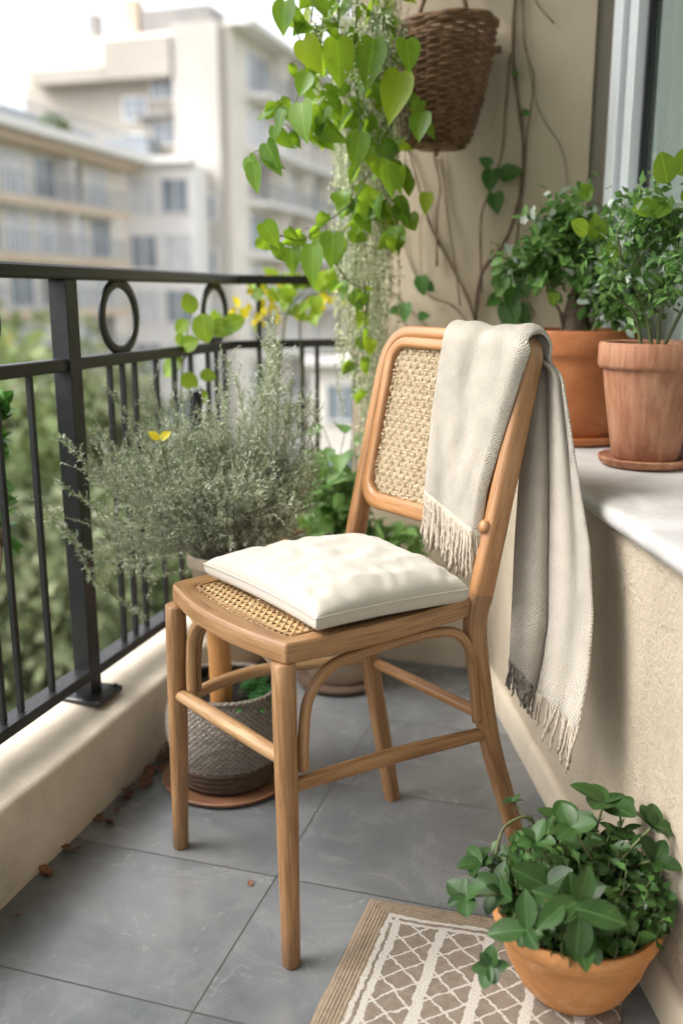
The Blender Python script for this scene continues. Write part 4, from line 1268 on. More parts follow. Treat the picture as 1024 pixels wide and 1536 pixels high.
ms.build('stems', M['stem_green'], bowl)

# ---- pots on the sill
def sill_bush(root, base, stems_, leafsize, count, spread, mat, mat2, maxr, stemmat, seed, frac=.3, tpl=SMALL):
    random.seed(seed)
    ms, ml, mw = MB(), MB(), MB()
    for pts in stems_:
        q = stem(ms, pts, .0042, .0022, 7)
    for i in range(count):
        c, rad_ = random.choice(spread)
        p = c + rvec() * rad_ * (random.random() ** .5)
        src = random.choice(stems_)
        a = min(src, key=lambda s_: (s_ - p).length)
        if i % 5 == 0: stem(ms, [a, (a + p) / 2 + V((0, 0, -.01)) + rvec() * .01, p], .0014, .0006, 4, 3)
        d = (p - a).normalized() + rvec() * .5
        for j in range(random.randint(6, 10)):
            w = p + d * (.012 * j - .05) + rvec() * .008
            tgt = mw if random.random() < frac else ml
            tgt.leaf(tpl, w, d * .6 + rvec(), V((0, 0, 1)) + rvec() * .9, leafsize * random.uniform(.6, 1.3), None, .3)
    ml.build('leaves', M[mat], root); mw.build('pale_leaves', M[mat2], root); ms.build('stems', M[stemmat], root)
sz = SILL_Z + .002
p1 = atz(966, 697, sz) ; p1 = V((.588, 1.790, sz))
pa = thing('potted_shrub', p1, 'weathered ribbed terracotta pot with wiry shrub on saucer nearest the sill edge', 'potted plant')
pot('saucer', [(0, 0), (.075, 0), (.086, .006), (.090, .016), (.087, .019), (.078, .012), (0, .010)], p1, M['pot_old'], pa)
c1 = p1 + V((0, 0, .012))
pot('pot', [(0, .001), (.058, .001), (.063, .006), (.072, .06), (.084, .135), (.089, .172), (.097, .176), (.0995, .182), (.0995, .218), (.096, .223), (.088, .221), (.085, .205), (.083, .19)], c1, M['pot_old'], pa, 64)
soil(c1 + V((0, 0, .203)), .086, pa)
cz = c1 + V((0, 0, .203))
A_ = lambda px, py, Y=1.79: at(px, py, Y)
stems_ = [[cz + V((0, 0, 0)), A_(965, 460), A_(935, 400), A_(925, 350)], [cz + V((.01, 0, 0)), A_(990, 470), A_(1010, 420), A_(1020, 350)], [cz + V((.02, .01, 0)), A_(1020, 470), A_(1050, 420)], [cz + V((-.02, 0, 0)), A_(950, 470), A_(912, 440)]]
spread = [(A_(955, 345), .05), (A_(1000, 350, 1.82), .06), (A_(940, 410), .045), (A_(1010, 400, 1.75), .06), (A_(985, 430, 1.84), .05), (A_(1040, 380), .07), (A_(965, 310), .03), (A_(1020, 320), .045)]
sill_bush(pa, c1, stems_, .022, 165, spread, 'lf_sill', 'lf_sill_w', 0, 'stem_green', 3, .10)
mb = MB()
for (px, py, L_, dv) in ((1000, 275, .055, (-.3, -.3, .8)), (1015, 262, .06, (.6, -.2, .8)), (985, 312, .045, (-1, -.2, .0)), (1020, 300, .05, (.8, 0, .3)), (1002, 300, .045, (-.6, -.3, -.5)), (880, 350, .04, (-.6, -.4, .4))):
    mb.leaf(ROUND, A_(px, py, 1.76), dv, (-.2, -1, .4), L_, None, .2)
mb.build('broad_leaves', M['lf_lime'], pa)

p2 = V((.520, 2.105, sz))
pb = thing('potted_herb', p2, 'smooth orange terracotta pot of bushy green herb behind the wiry shrub', 'potted plant')
pot('saucer', [(0, 0), (.105, 0), (.116, .006), (.119, .018), (.115, .020), (.104, .012), (0, .010)], p2, M['pot_a'], pb)
c2 = p2 + V((0, 0, .010))
pot('pot', [(0, .001), (.090, .001), (.096, .008), (.108, .08), (.118, .160), (.122, .180), (.128, .184), (.131, .190), (.132, .232), (.129, .238), (.120, .236), (.118, .22), (.115, .2)], c2, M['pot_a'], pb, 64)
cz = c2 + V((0, 0, .218)); soil(cz, .118, pb)
A_ = lambda px, py, Y=2.10: at(px, py, Y)
stems_ = [[cz, A_(875, 440), A_(860, 390), A_(840, 360)], [cz + V((-.03, 0, 0)), A_(840, 470), A_(822, 440), A_(815, 410), A_(790, 390)], [cz + V((.03, -.02, 0)), A_(900, 450), A_(885, 390), A_(880, 340)], [cz + V((.02, 0, 0)), A_(905, 440), A_(915, 380)]]
spread = [(A_(800, 395), .045), (A_(825, 360), .055), (A_(860, 345), .06), (A_(895, 350), .06), (A_(850, 395), .05), (A_(885, 400), .055), (A_(780, 405), .025), (A_(905, 440, 2.06), .045), (A_(930, 470, 2.03), .035), (A_(840, 340), .035)]
sill_bush(pb, c2, stems_, .027, 230, spread, 'lf_sill', 'lf_sill_w', 0, 'stem_brown', 5, .12, OVATE)
mb = MB()   # woody stump and roots
mb.sweep(cat_rom([cz + V((.0, 0, -.02)), cz + V((0, .01, .05)), cz + V((.01, 0, .12)), cz + V((0, 0, .2))], 5), [lerp(.035, .016, i / 15) for i in range(16)], None, 12, up=(1, 0, 0))
mb.build('trunk', M['bark'], pb)
mb = MB()
for (px, py, L_, dv) in ((905, 375, .05, (.7, -.3, -.4)), (895, 355, .05, (-.2, -.3, .8)), (875, 300, .035, (.3, 0, .9)), (885, 290, .03, (-.6, 0, .6)), (830, 440, .03, (0, 0, -1))):
    mb.leaf(HEART, A_(px, py, 2.02), dv, (-.2, -1, .4), L_, None, .2)
mb.build('broad_leaves', M['lf_lime'], pb)
mb = MB()
for k in range(5): mb.leaf(ROUND, A_(785, 330, 2.08), V((math.cos(k * 1.25), -.3, math.sin(k * 1.25))), (0, -1, .1), .010, None, .1)
fl = mb.build('blossom', M['petal'], pb)

# ---- basket planter with fern, on a saucer
random.seed(11)
k0 = V((-.243, 1.815, 0))
bk = thing('basket_planter', k0, 'round woven jute basket planter with fern on terracotta saucer behind the chair legs', 'planter')
pot('saucer', [(0, .002), (.124, .002), (.134, .006), (.136, .012), (.133, .014), (.124, .009), (0, .009)], k0, M['pot_brown'], bk)
mb = MB()
for i in range(4):
    mb.sweep([k0 + V((math.cos(a) * (.097 + .0035 * i), math.sin(a) * (.097 + .0035 * i), .022 + .0125 * i)) for a in [2 * PI * j / 60 for j in range(60)]], .0068, None, 8, closed=True)
mb.build('coiled_base', M['basket_dark'], bk)
mb = MB(); prof = [(.108, .068)]
vs = []; fs = []; uvs = []; nr_, na = 40, 160
for i in range(nr_ + 1):
    z = .064 + .150 * i / nr_; r = .104 + .020 * math.sin(PI * min(1, .12 + .80 * i / nr_))
    for j in range(na):
        a = 2 * PI * j / na; rr = r + .0016 * math.sin(i * PI / 1.0 + j * PI / 2) + .0015 * mnoise.noise(V((a * 6, z * 90, 0)))
        vs.append(k0 + V((rr * math.cos(a), rr * math.sin(a), z)))
for i in range(nr_):
    for j in range(na):
        j2 = (j + 1) % na; fs.append((i * na + j, i * na + j2, (i + 1) * na + j2, (i + 1) * na + j))
        f = lambda di, dj: ((j + dj) / na * .72, (i + di) / nr_ * .15)
        uvs.append((f(0, 0), f(0, 1), f(1, 1), f(1, 0)))
o_ = len(vs)
mb.add(vs, fs, uvs)
mb.lathe([(.111, .214), (.106, .212), (.104, .19), (.106, .10)], k0, 60)
mb.build('body', M['basketry'], bk)
mb = MB(); mb.sweep([k0 + V((math.cos(a) * .1095, math.sin(a) * .1095, .214 + .002 * math.sin(a * 3))) for a in [2 * PI * j / 60 for j in range(60)]], .0055, .0045, 8, closed=True)
mb.build('rim', M['basketry'], bk)
soil(k0 + V((0, 0, .172)), .105, bk)
mb = MB()
for i in range(34):
    a = random.uniform(-1.6, 1.4); r = random.uniform(.02, .08)
    b0_ = k0 + V((.03 + r * math.cos(a) * .8, r * math.sin(a) * .7, .175))
    d = V((math.cos(a) * .6, math.sin(a) * .6, 1)).normalized(); L_ = random.uniform(.035, .075)
    q = [b0_ + d * L_ * t + V((math.cos(a), math.sin(a), -1)) * .03 * t * t for t in [k / 10 for k in range(11)]]
    mb.sweep(q, .0006, None, 4, up=(.3, .5, .2))
    for k in range(2, 11):
        for s in (1, -1):
            mb.leaf(NEEDLE, q[k], V((-math.sin(a) * s, math.cos(a) * s, .3)) + rvec() * .3, (0, 0, 1), .016 * (1.15 - k / 11), .03, .3)
mb.build('fern', M['lf_fern'], bk)

# post and the pot it carries
po_ = thing('plant_stand', k0 + V((-.008, 0, .175)), 'round orange wooden post standing up inside the jute basket planter', 'plant stand')
b_ = k0 + V((-.008, 0, .168))
mb = MB(); mb.sweep([b_, b_ + V((0, 0, .09)), b_ + V((-.004, 0, .19))], [.023, .0235, .024], None, 28, up=(1, 0, 0)); sharp(mb.build('post', M['post_wood'], po_), 50)
mb = MB(); mb.lathe([(0, .190), (.055, .190), (.058, .194), (.058, .200), (.055, .203), (0, .203)], b_, 40); sharp(mb.build('top_plate', M['post_wood'], po_), 40)
h0 = b_ + V((.012, 0, .2035))
bush = thing('potted_bush', h0, 'airy silver green thyme bush in cream clay pot beside the railing', 'potted plant')
pot('pot', [(0, .001), (.046, .001), (.050, .006), (.060, .07), (.066, .100), (.0715, .103), (.0725, .108), (.0725, .126), (.069, .129), (.062, .127), (.060, .115)], h0, M['pot_cream'], bush)
soil(h0 + V((0, 0, .118)), .061, bush)
random.seed(21)
bs = h0 + V((0, 0, .118))
ms, ml, mg = MB(), MB(), MB()
mw = MB()
def sprig(p0, d, L_, curve, dens=1.0, size=.0074, green=.3, thick=.0009, sub=True):
    n_s = max(5, int(L_ / .02)); q = [V(p0)]; d = V(d).normalized()
    for k in range(n_s):
        d = (d + curve / n_s + rvec() * .10).normalized(); q.append(q[-1] + d * (L_ / n_s))
    ms.sweep(q, [thick * (1 - .6 * k / n_s) for k in range(n_s + 1)], None, 4, up=(.3, .52, .17), cap=False)
    m_ = int(L_ / .0024 * dens)
    for k in range(m_):
        t = .22 + .78 * (k + random.random()) / m_; f = t * n_s; i0 = min(int(f), n_s - 1)
        p = lerp(q[i0], q[i0 + 1], f - i0); dd = (q[i0 + 1] - q[i0]).normalized()
        ld = dd * .7 + rvec() * .9
        (mg if random.random() < green else ml).leaf(NEEDLE, p, ld, rvec(), size * random.uniform(.7, 1.5), size * .95, .1, rnd=random.random())
    return q
def side_sprigs(q, n_s, L0, green=.3, dens=.9):
    for k in range(n_s):
        t = random.uniform(.25, .97); f = t * (len(q) - 1); i0 = min(int(f), len(q) - 2)
        p = lerp(q[i0], q[i0 + 1], f - i0); dd = (q[i0 + 1] - q[i0]).normalized()
        sprig(p, dd * .8 + rvec() * .75, L0 * random.uniform(.4, 1.2), V((0, 0, .35)), dens, green=green, thick=.0006)
# main mass: many stems fanning from the pot
for i in range(470):
    a = random.random() * 2 * PI; el = random.uniform(.12, 1.45) if i % 3 else random.uniform(.8, 1.45)
    d = V((math.cos(a) * math.cos(el) * 1.25, math.sin(a) * math.cos(el) * .9, math.sin(el)))
    left = max(0, -d.x)
    if el < .45 and d.y < -.1: continue
    L_ = random.uniform(.16, .27) * (1 + .25 * left)
    if d.x > .3: L_ *= .86
    p = bs + V((random.uniform(-.045, .045), random.uniform(-.045, .045), 0))
    cur = V((-.1, 0, .55)) if el < .8 else V((0, 0, .25))
    if el < .35: cur = V((d.x * .2, 0, -.35))
    q = sprig(p, d, L_, cur, 1.0, green=.22 + .25 * (el < .6))
    side_sprigs(q, 9, .07)
# tall upright shoots at the right and centre
for (px, py) in ((330, 575), (345, 540), (352, 560), (400, 560), (412, 492), (408, 520), (420, 530), (430, 600), (450, 590), (468, 585), (475, 620), (380, 600), (392, 570), (310, 600), (405, 545), (418, 510), (480, 650), (470, 680), (460, 640), (440, 570), (225, 570), (215, 600), (275, 590), (255, 600), (340, 600), (362, 590), (385, 620), (455, 620), (425, 580), (405, 480), (412, 470), (400, 510), (320, 620), (300, 640), (478, 700), (435, 620), (462, 700)):
    Y = random.uniform(1.74, 1.92); tp = at(px, py, Y)
    p = bs + V((random.uniform(-.05, .05), random.uniform(-.04, .04), 0)); L_ = (tp - p).length
    mid = lerp(p, tp, .55) + V((.03 if px > 350 else -.02, 0, -.02))
    q = cat_rom([p, mid, tp], 9)
    ms.sweep(q, [.0012 * (1 - .6 * k / len(q)) for k in range(len(q))], None, 4, up=(.3, .52, .17), cap=False)
    for k in range(int(L_ / .0018)):
        t = .2 + .8 * k * .0018 / L_; f = min(t, .999) * (len(q) - 1); i0 = int(f)
        pp = lerp(q[i0], q[i0 + 1], f - i0)
        (mg if random.random() < .35 else ml).leaf(NEEDLE, pp, (q[i0 + 1] - q[i0]).normalized() * .8 + rvec() * .8, rvec(), .0095 * random.uniform(.6, 1.4), .009, .1, rnd=random.random())
    side_sprigs(q, 22, .042)
# long arching shoots at the left
for pts_, tk in (([(300, 760), (200, 740), (150, 715), (115, 680), (92, 655)], 1.0), ([(300, 790), (215, 790), (165, 775), (120, 745), (85, 722)], 1.0), ([(290, 830), (220, 838), (150, 840), (105, 800), (60, 755)], 1.3), ([(250, 760), (185, 700), (160, 670), (145, 645)], .8), ([(220, 930), (180, 900), (140, 870), (112, 815), (75, 780)], 1.6), ([(260, 860), (215, 862), (190, 850)], 1.0), ([(270, 700), (190, 620), (172, 590)], .7)):
    Y = random.uniform(1.72, 1.84); P_ = [at(x, y, Y) for x, y in pts_]
    if pts_[0][0] > 225: P_ = [bs] + P_
    q = cat_rom(P_, 7)
    ms.sweep(q, [.0016 * (1 - .6 * k / len(q)) for k in range(len(q))], None, 5, up=(.3, .52, .17), cap=False)
    Lq = sum((q[k + 1] - q[k]).length for k in range(len(q) - 1))
    for k in range(int(Lq / .0016 * tk)):
        f = random.random() * (len(q) - 1.001); i0 = int(f); pp = lerp(q[i0], q[i0 + 1], f - i0)
        (mg if random.random() < .5 else ml).leaf(NEEDLE, pp, (q[i0 + 1] - q[i0]).normalized() * .7 + rvec() * .8, rvec(), .012 * random.uniform(.6, 1.3), .012, .1, rnd=random.random())
    side_sprigs(q[len(q) // 3:], int(9 * tk), .03, .45)
for o_, m_, nm in ((ml, 'lf_bush', 'silver_leaves'), (mg, 'lf_bush_g', 'green_leaves'), (ms, 'stem_grey', 'stems')): o_.build(nm, M[m_], bush)
print('bush faces', len(ml.f) + len(mg.f) + len(ms.f))

# ---- cream pot with leafy plant by the wall
random.seed(31)
g0 = V((-.005, 2.33, 0))
gp = thing('leafy_planter', g0, 'tall cream pot with broad green leaves standing by the wall end behind the chair', 'potted plant')
pot('saucer', [(0, .001), (.105, .001), (.115, .012), (.112, .018), (0, .018)], g0, M['basket_dark'], gp)
pot('pot', [(0, .019), (.075, .019), (.082, .024), (.098, .18), (.108, .30), (.112, .305), (.112, .335), (.106, .34), (.10, .33), (.098, .30)], g0, M['pot_cream'], gp)
soil(g0 + V((0, 0, .32)), .10, gp)
ms, ml = MB(), MB()
for i in range(75):
    px, py = random.choice([(random.uniform(478, 545), random.uniform(640, 800)), (random.uniform(560, 650), random.uniform(775, 835)), (random.uniform(440, 530), random.uniform(700, 810))])
    tp = at(px, py, random.uniform(2.18, 2.40)); p = g0 + V((random.uniform(-.05, .05), random.uniform(-.05, .05), .32))
    q = stem(ms, [p, lerp(p, tp, .5) + V((0, 0, .04)), tp], .002, .001, 5, 4)
    for j in range(5):
        w = q[int((.4 + .15 * j) * (len(q) - 1))]
        ml.leaf(random.choice((OVATE, HEART, LANCE)), w, V((0, -.2, .2)) + rvec(), V((0, -.5, .8)) + rvec() * .5, random.uniform(.03, .07), None, .35)
ml.build('leaves', M['lf_back'], gp); ms.build('stems', M['stem_green'], gp)
t0_ = V((-.080, 2.50, 0))
tp_ = thing('terracotta_planter', t0_, 'tall red terracotta pot half hidden behind the cushion and bush', 'potted plant')
pot('pot', [(0, .002), (.06, .002), (.066, .01), (.080, .25), (.084, .31), (.09, .314), (.09, .352), (.085, .356), (.078, .35), (.076, .32)], t0_, M['pot_a'], tp_)
soil(t0_ + V((0, 0, .338)), .08, tp_)
ms, ml = MB(), MB()
for i in range(30):
    tp = at(random.uniform(430, 500), random.uniform(690, 790), random.uniform(2.5, 2.7)); p = t0_ + V((0, 0, .338))
    q = stem(ms, [p, lerp(p, tp, .5) + V((0, 0, .03)), tp], .0018, .001, 5, 4)
    for j in range(4):
        ml.leaf(OVATE, q[int((.45 + .18 * j) * (len(q) - 1))], V((0, -.2, .3)) + rvec(), V((0, -.4, .8)) + rvec() * .5, random.uniform(.03, .06), None, .35)
ml.build('leaves', M['lf_lime'], tp_); ms.build('stems', M['stem_green'], tp_)

# ---- yellow flowered climber on the railing
random.seed(41)
y0 = V((-.19, 2.55, 0.0))
yf = thing('yellow_climber', y0, 'yellow flowered climber winding up the railing behind the bush', 'climbing plant')
ms, ml, mf = MB(), MB(), MB()
blooms = []
def Yc(px): # depth on the railing plane
    return onplane(px, 500, rp(0, 0, -.01), E1).y
for path in ([(382, 700), (395, 600), (385, 520), (390, 470), (372, 425)], [(395, 650), (420, 540), (430, 470), (455, 440)], [(400, 650), (450, 600), (450, 520), (455, 450), (500, 440)]):
    P_ = [y0] + [at(x, y, 2.65) for x, y in path]; stem(ms, P_, .004, .0018, 6)
for (px, py, k) in ((385, 440, 16), (372, 478, 10), (405, 430, 10), (455, 430, 12), (500, 440, 12), (430, 470, 8), (470, 460, 6), (350, 480, 6), (515, 455, 6)):
    mf = MB(); blooms.append(mf)
    for i in range(k):
        p = at(px + random.uniform(-24, 24), py + random.uniform(-20, 20), random.uniform(2.55, 2.75))
        yel = random.random() < (.75 if px in (385, 372, 500) else .3)
        (mf if yel else ml).leaf(ROUND if yel else HEART, p, V((0, -.3, -.2)) + rvec(), V((0, -1, .4)) + rvec() * .5, random.uniform(.018, .036) * (1 if yel else 1.5), None, .3)
[b_.build('blossom', M['lf_flower'], yf) for b_ in blooms if b_.f]; ml.build('leaves', M['lf_lime'], yf); ms.build('stems', M['stem_green'], yf)
# ---- seedling and stake
random.seed(42)
s0 = rp(.44, KH + .013, .06)
stt = thing('garden_stake', s0, 'dark round stake with pale cap standing behind the silver bush', 'stake')
tpz = at(263, 582, s0.y).z
mb = MB(); mb.sweep([s0, V((s0.x, s0.y, tpz - .008))], .013, None, 20, up=(1, 0, 0)); sharp(mb.build('post', M['iron'], stt), 40)
mb = MB(); mb.lathe([(0, tpz - .008 - s0.z), (.0145, tpz - .008 - s0.z), (.0150, tpz - .004 - s0.z), (.012, tpz - s0.z), (0, tpz - s0.z)], s0, 24); mb.build('cap', M['metal_far'], stt)
v0 = rp(.50, KH + .013, .02)
vv = thing('young_vine', v0, 'young lime green vine with a few round leaves against the railing ring', 'climbing plant')
ms, ml = MB(), MB(); Yv = v0.y
stem(ms, [v0, at(285, 700, Yv), at(272, 600, Yv), at(275, 540, Yv), at(285, 480, Yv), at(295, 455, Yv)], .003, .0012)
stem(ms, [at(275, 540, Yv), at(300, 510, Yv), at(335, 495, Yv)], .002, .0012)
for (px, py, L_, dv) in ((272, 535, .062, (-.6, -.2, -.6)), (272, 520, .05, (.5, -.3, .2)), (290, 470, .05, (-.3, -.1, .9)), (303, 470, .07, (.1, -.2, -.8)), (315, 490, .06, (1, -.2, -.1)), (335, 490, .055, (.8, -.2, .3)), (282, 480, .045, (-.6, 0, -.6)), (275, 560, .05, (.5, -.2, -.6)), (300, 560, .04, (.9, -.2, -.2)), (272, 500, .03, (-.2, -.2, -.9)), (290, 585, .045, (.6, -.2, -.5))):
    ml.leaf(ROUND, at(px, py, Yv - .02), dv, V((-.2, -1, .3)) + rvec() * .3, L_, None, .2)
ml.build('leaves', M['lf_lime'], vv); ms.build('stems', M['stem_green'], vv)
mb = MB()
nk = at(240, 660, 1.72)
ty = thing('yellow_seedling', nk, 'two small yellow leaves poking out of the silver bush', 'seedling')
for s in (-1, 1): mb.leaf(OVATE, nk, (s * .9, -.2, .8), (-s * .5, -1, .3), .026, None, .2, rnd=.5)
mb.build('leaves', M['lf_flower'], ty)
mb = MB(); stem(mb, [nk + V((0, 0, .002)), nk + V((.01, .02, -.06)), nk + V((.03, .06, -.14))], .0012, .0012); mb.build('stems', M['stem_green'], ty)
# edge foliage at far left outside the railing
ms, ml = MB(), MB(); e0 = at(-30, 1100, 1.9); e0 = rp(-.35, KH - .1, -.30)
lv = thing('railing_shrub', e0, 'green shoot just outside the railing at the picture edge', 'plant')
for i in range(3):
    P_ = [e0, at(-15, 900, 1.75), at(-12 + i * 4, 720, 1.75), at(-14 + i * 6, 610, 1.75)]; q = stem(ms, P_, .004, .002)
    for w in q[-9:]:
        for _ in range(3): ml.leaf(OVATE, w, V((.3, -.2, .5)) + rvec(), rvec(), .04, None, .3)
ml.build('leaves', M['lf_wall'], lv); ms.build('stems', M['stem_brown'], lv)

# ================================================================== HANGING VINE
random.seed(51)
vr = at(560, -260, 2.15)
hv = thing('hanging_vine', vr, 'bright green heart leaved vine hanging from above beside the wall basket', 'vine')
ms, ml = MB(), MB()
def vine(path, Ys, leafs, size, r=.0022, jit=.03, hang=.8, tpl=HEART):
    m_ = len(path)
    P_ = [at(x, y, lerp(Ys[0], Ys[1], i / (m_ - 1))) for i, (x, y) in enumerate(path)]
    q = cat_rom(P_, 8); ms.sweep(q, [lerp(r, r * .5, i / (len(q) - 1)) for i in range(len(q))], None, 6, up=(.31, .52, .17))
    leafs = int(leafs * .8)
    for k in range(leafs):
        f = (k + random.random()) / leafs * (len(q) - 1.001); i0 = int(f); p = lerp(q[i0], q[i0 + 1], f - i0)
        off = rvec() * jit; off.y *= .8
        tpd = V((random.uniform(-.8, .8), random.uniform(-.45, .3), -hang * random.uniform(.4, 1.1)))
        base = p + off
        ms.sweep([p, (p + base) / 2 + V((0, 0, .008)), base], .0009, None, 4, up=(.3, .5, .1), cap=False)
        nm = V((random.uniform(-1.7, 1.5), -1, random.uniform(-.3, 1.2)))
        L_ = size * random.uniform(.55, 1.05)
        if tpl is HEART: tpl_ = random.choice((HEART, HEART_B, HEART_C, HEART_C))
        else: tpl_ = tpl
        ml.leaf(tpl_, base, tpd, nm, L_, L_ * random.uniform(.75, 1.1), random.uniform(-.3, .6))
vine([(470, -200), (475, -60), (465, 40), (455, 110), (440, 160), (410, 200), (385, 250)], (2.1, 1.95), 22, .058)
vine([(520, -200), (510, -40), (505, 60), (495, 140), (480, 190), (450, 175)], (2.15, 2.0), 34, .060)
vine([(560, -200), (560, -20), (555, 80), (545, 160), (560, 230), (580, 300), (600, 350)], (2.2, 2.1), 44, .060)
vine([(600, -200), (590, -60), (575, 40), (590, 100), (585, 200), (600, 270), (595, 330)], (2.25, 2.15), 34, .056)
vine([(450, -200), (445, -80), (440, 20), (450, 60)], (2.0, 1.95), 8, .06)
vine([(530, -200), (535, 0), (530, 100), (540, 180), (530, 260), (525, 310)], (2.1, 2.1), 30, .056)
vine([(500, -200), (490, 0), (480, 60), (470, 130)], (2.05, 2.0), 18, .06)
vine([(610, 150), (610, 215), (560, 250), (530, 300), (480, 340), (450, 360), (400, 345)], (2.15, 1.95), 26, .056)
vine([(560, 300), (520, 340), (500, 380), (520, 420), (548, 440), (545, 500)], (2.15, 2.1), 20, .052)
vine([(600, 300), (585, 330), (600, 345)], (2.2, 2.2), 8, .05)
vine([(545, 420), (550, 470), (535, 540), (530, 590)], (2.15, 2.15), 8, .04)
# a few surveyed leaves
for (px, py, L_, dv, Y) in ((428, 2, .078, (.12, -.1, -1), 1.95), (455, 60, .085, (.25, -.1, -1), 1.95), (452, 155, .098, (.18, -.2, -1), 1.93), (425, 165, .062, (-.1, -.1, -1), 1.95), (412, 190, .042, (.05, -.1, -1), 1.93), (400, 215, .088, (.25, -.1, -1), 1.92), (380, 245, .075, (-.1, -.1, -1), 1.93), (395, 335, .070, (.75, -.1, -.9), 1.9), (470, 370, .10, (.2, -.1, -1), 1.95), (500, 350, .09, (-.3, -.1, -1), 2.0), (610, 60, .085, (-.2, -.3, -1), 1.98), (632, 170, .075, (-.05, -.3, -1), 2.0), (590, 340, .055, (.3, -.1, -1), 2.1), (640, 290, .055, (0, -.1, -1), 2.1), (560, 60, .12, (0, -.1, -1), 1.98), (600, 110, .13, (-.1, -.1, -1), 2.0), (505, 60, .11, (.1, -.1, -1), 1.97), (540, 200, .09, (-.1, 0, -1), 2.0), (580, 250, .08, (.2, 0, -1), 2.0), (600, 250, .07, (.2, 0, -1), 2.05)):
    L_ *= .80
    ml.leaf(HEART, at(px, py, Y), V(dv) + V((random.uniform(-.35, .35), random.uniform(-.2, .2), 0)), V((random.uniform(-1.1, .6), -1, .35)), L_, L_ * random.uniform(.75, .95), random.uniform(0, .35))
ml.build('leaves', M['lf_vine'], hv); ms.build('stems', M['stem_green'], hv)
# pale trailing sprigs among it
random.seed(52)
mr = at(545, -200, 2.2)
mo = thing('trailing_plant', mr, 'pale feathery sprigs trailing down through the vine by the wall', 'trailing plant')
ms, ml = MB(), MB()
for i in range(92):
    x0 = random.uniform(495, 605); y0_ = random.uniform(-60, 40); ln = random.uniform(200, 620)
    if i % 3 == 0: x0 = random.uniform(505, 590); ln = random.uniform(480, 700)
    Y = random.uniform(2.15, 2.4)
    P_ = [at(x0 + 12 * math.sin(k * .9 + i) + random.uniform(-4, 4) - (x0 - 548) * .35 * k / 8, y0_ + ln * k / 8, Y) for k in range(9)]
    q = cat_rom(P_, 6); ms.sweep(q, .0007, None, 4, up=(.3, .5, .17), cap=False)
    for k in range(int(ln * .55)):
        f = random.uniform(.1, .999) * (len(q) - 1); i0 = int(f)
        ml.leaf(SMALL, lerp(q[i0], q[i0 + 1], f - i0) + rvec() * .006, V((0, 0, -.5)) + rvec(), rvec(), random.uniform(.006, .012), None, .2)
for c in ((470, 50), (485, 30), (540, 60), (530, 110), (560, 100), (545, 20), (480, 130), (510, 90), (575, 40)):
    for k in range(45):
        ml.leaf(SMALL, at(c[0] + random.gauss(0, 8), c[1] + random.gauss(0, 16), 2.0 + random.uniform(-.03, .03)), rvec(), rvec(), .010, None, .1, rnd=.95)
ml.build('leaves', M['lf_moss'], mo); ms.build('stems', M['stem_green'], mo)

# ---- bare climber on the wall
random.seed(53)
wallP = bw(0, 1, .012)
def onwall(px, py, o_=.012): return onplane(px, py, bw(0, 1, o_), BWN)
w0 = bw(.30, 0, .02)
wc = thing('wall_creeper', w0, 'thin brown creeper stems spreading over the beige wall with sparse leaves', 'creeper')
ms, ml = MB(), MB()
lines = [([(700, 1020), (716, 800), (715, 600), (713, 480), (722, 410), (755, 365), (775, 310), (784, 250), (783, 200), (772, 120), (769, 40), (775, -60), (770, -300)], .0050),
         ([(713, 485), (700, 445), (672, 390), (648, 345), (636, 310), (625, 270), (612, 220)], .0035),
         ([(713, 500), (680, 460), (640, 440), (610, 380), (600, 320)], .002),
         ([(722, 440), (720, 360), (722, 320), (735, 285), (752, 230), (758, 160), (765, 80)], .0025),
         ([(655, 400), (655, 320), (660, 280), (650, 230)], .0028), ([(690, 460), (680, 380), (668, 300), (662, 230)], .0018),
         ([(795, 480), (780, 440), (770, 400), (782, 300), (790, 200), (800, 120), (785, 60), (782, -60)], .0020),
         ([(848, 300), (850, 270), (840, 220), (815, 180), (800, 140), (788, 60), (785, -60)], .0012), ([(830, 35), (805, 5), (790, -40)], .0016),
         ([(640, 310), (630, 340), (632, 420)], .0012), ([(604, 480), (620, 500), (650, 510), (700, 520)], .002), ([(782, 480), (800, 470), (770, 420)], .0016), ([(556, 420), (590, 440), (620, 470), (650, 500)], .002)]
for P_, r in lines:
    q = cat_rom([onwall(x, y, .010 + .004 * math.sin(i * 1.7)) for i, (x, y) in enumerate(P_)], 6)
    ms.sweep(q, [r * (1 - .25 * i / len(q)) * (1 + .18 * math.sin(i * 1.3)) for i in range(len(q))], None, 8, up=(.31, .52, .17))
for (px, py, L_, dv) in ((738, 255, .058, (-.1, -.2, -.5)), (752, 262, .055, (.5, -.2, .1)), (742, 290, .052, (.1, -.3, -1)), (735, 248, .035, (-.7, -.2, .4)), (783, 168, .022, (.7, -.2, -.2)), (776, 110, .018, (-.6, -.2, 0)), (770, 430, .06, (-.2, -.2, -1)), (785, 415, .055, (.1, -.2, -1)), (748, 445, .042, (-.6, -.2, -.4)), (765, 455, .075, (-.05, -.2, -1)), (775, 460, .06, (.4, -.2, -.6)), (632, 415, .05, (.1, -.2, -1)), (640, 425, .03, (.5, -.2, -.6)), (608, 455, .05, (-.1, -.2, -1)), (597, 465, .03, (-.6, -.2, -.1)), (628, 475, .03, (.7, -.2, .1)), (547, 430, .05, (.2, -.2, -1)), (552, 470, .06, (.1, -.2, -1)), (545, 505, .045, (-.1, -.2, -1)), (530, 545, .04, (0, -.2, -1)), (536, 580, .036, (-.3, -.2, -.6))):
    ml.leaf(HEART, onwall(px, py, .03), dv, BWN + V((random.uniform(-.3, .3), 0, .3)), L_, None, .15)
ml.build('leaves', M['lf_wall'], wc); ms.build('stems', M['stem_brown'], wc)

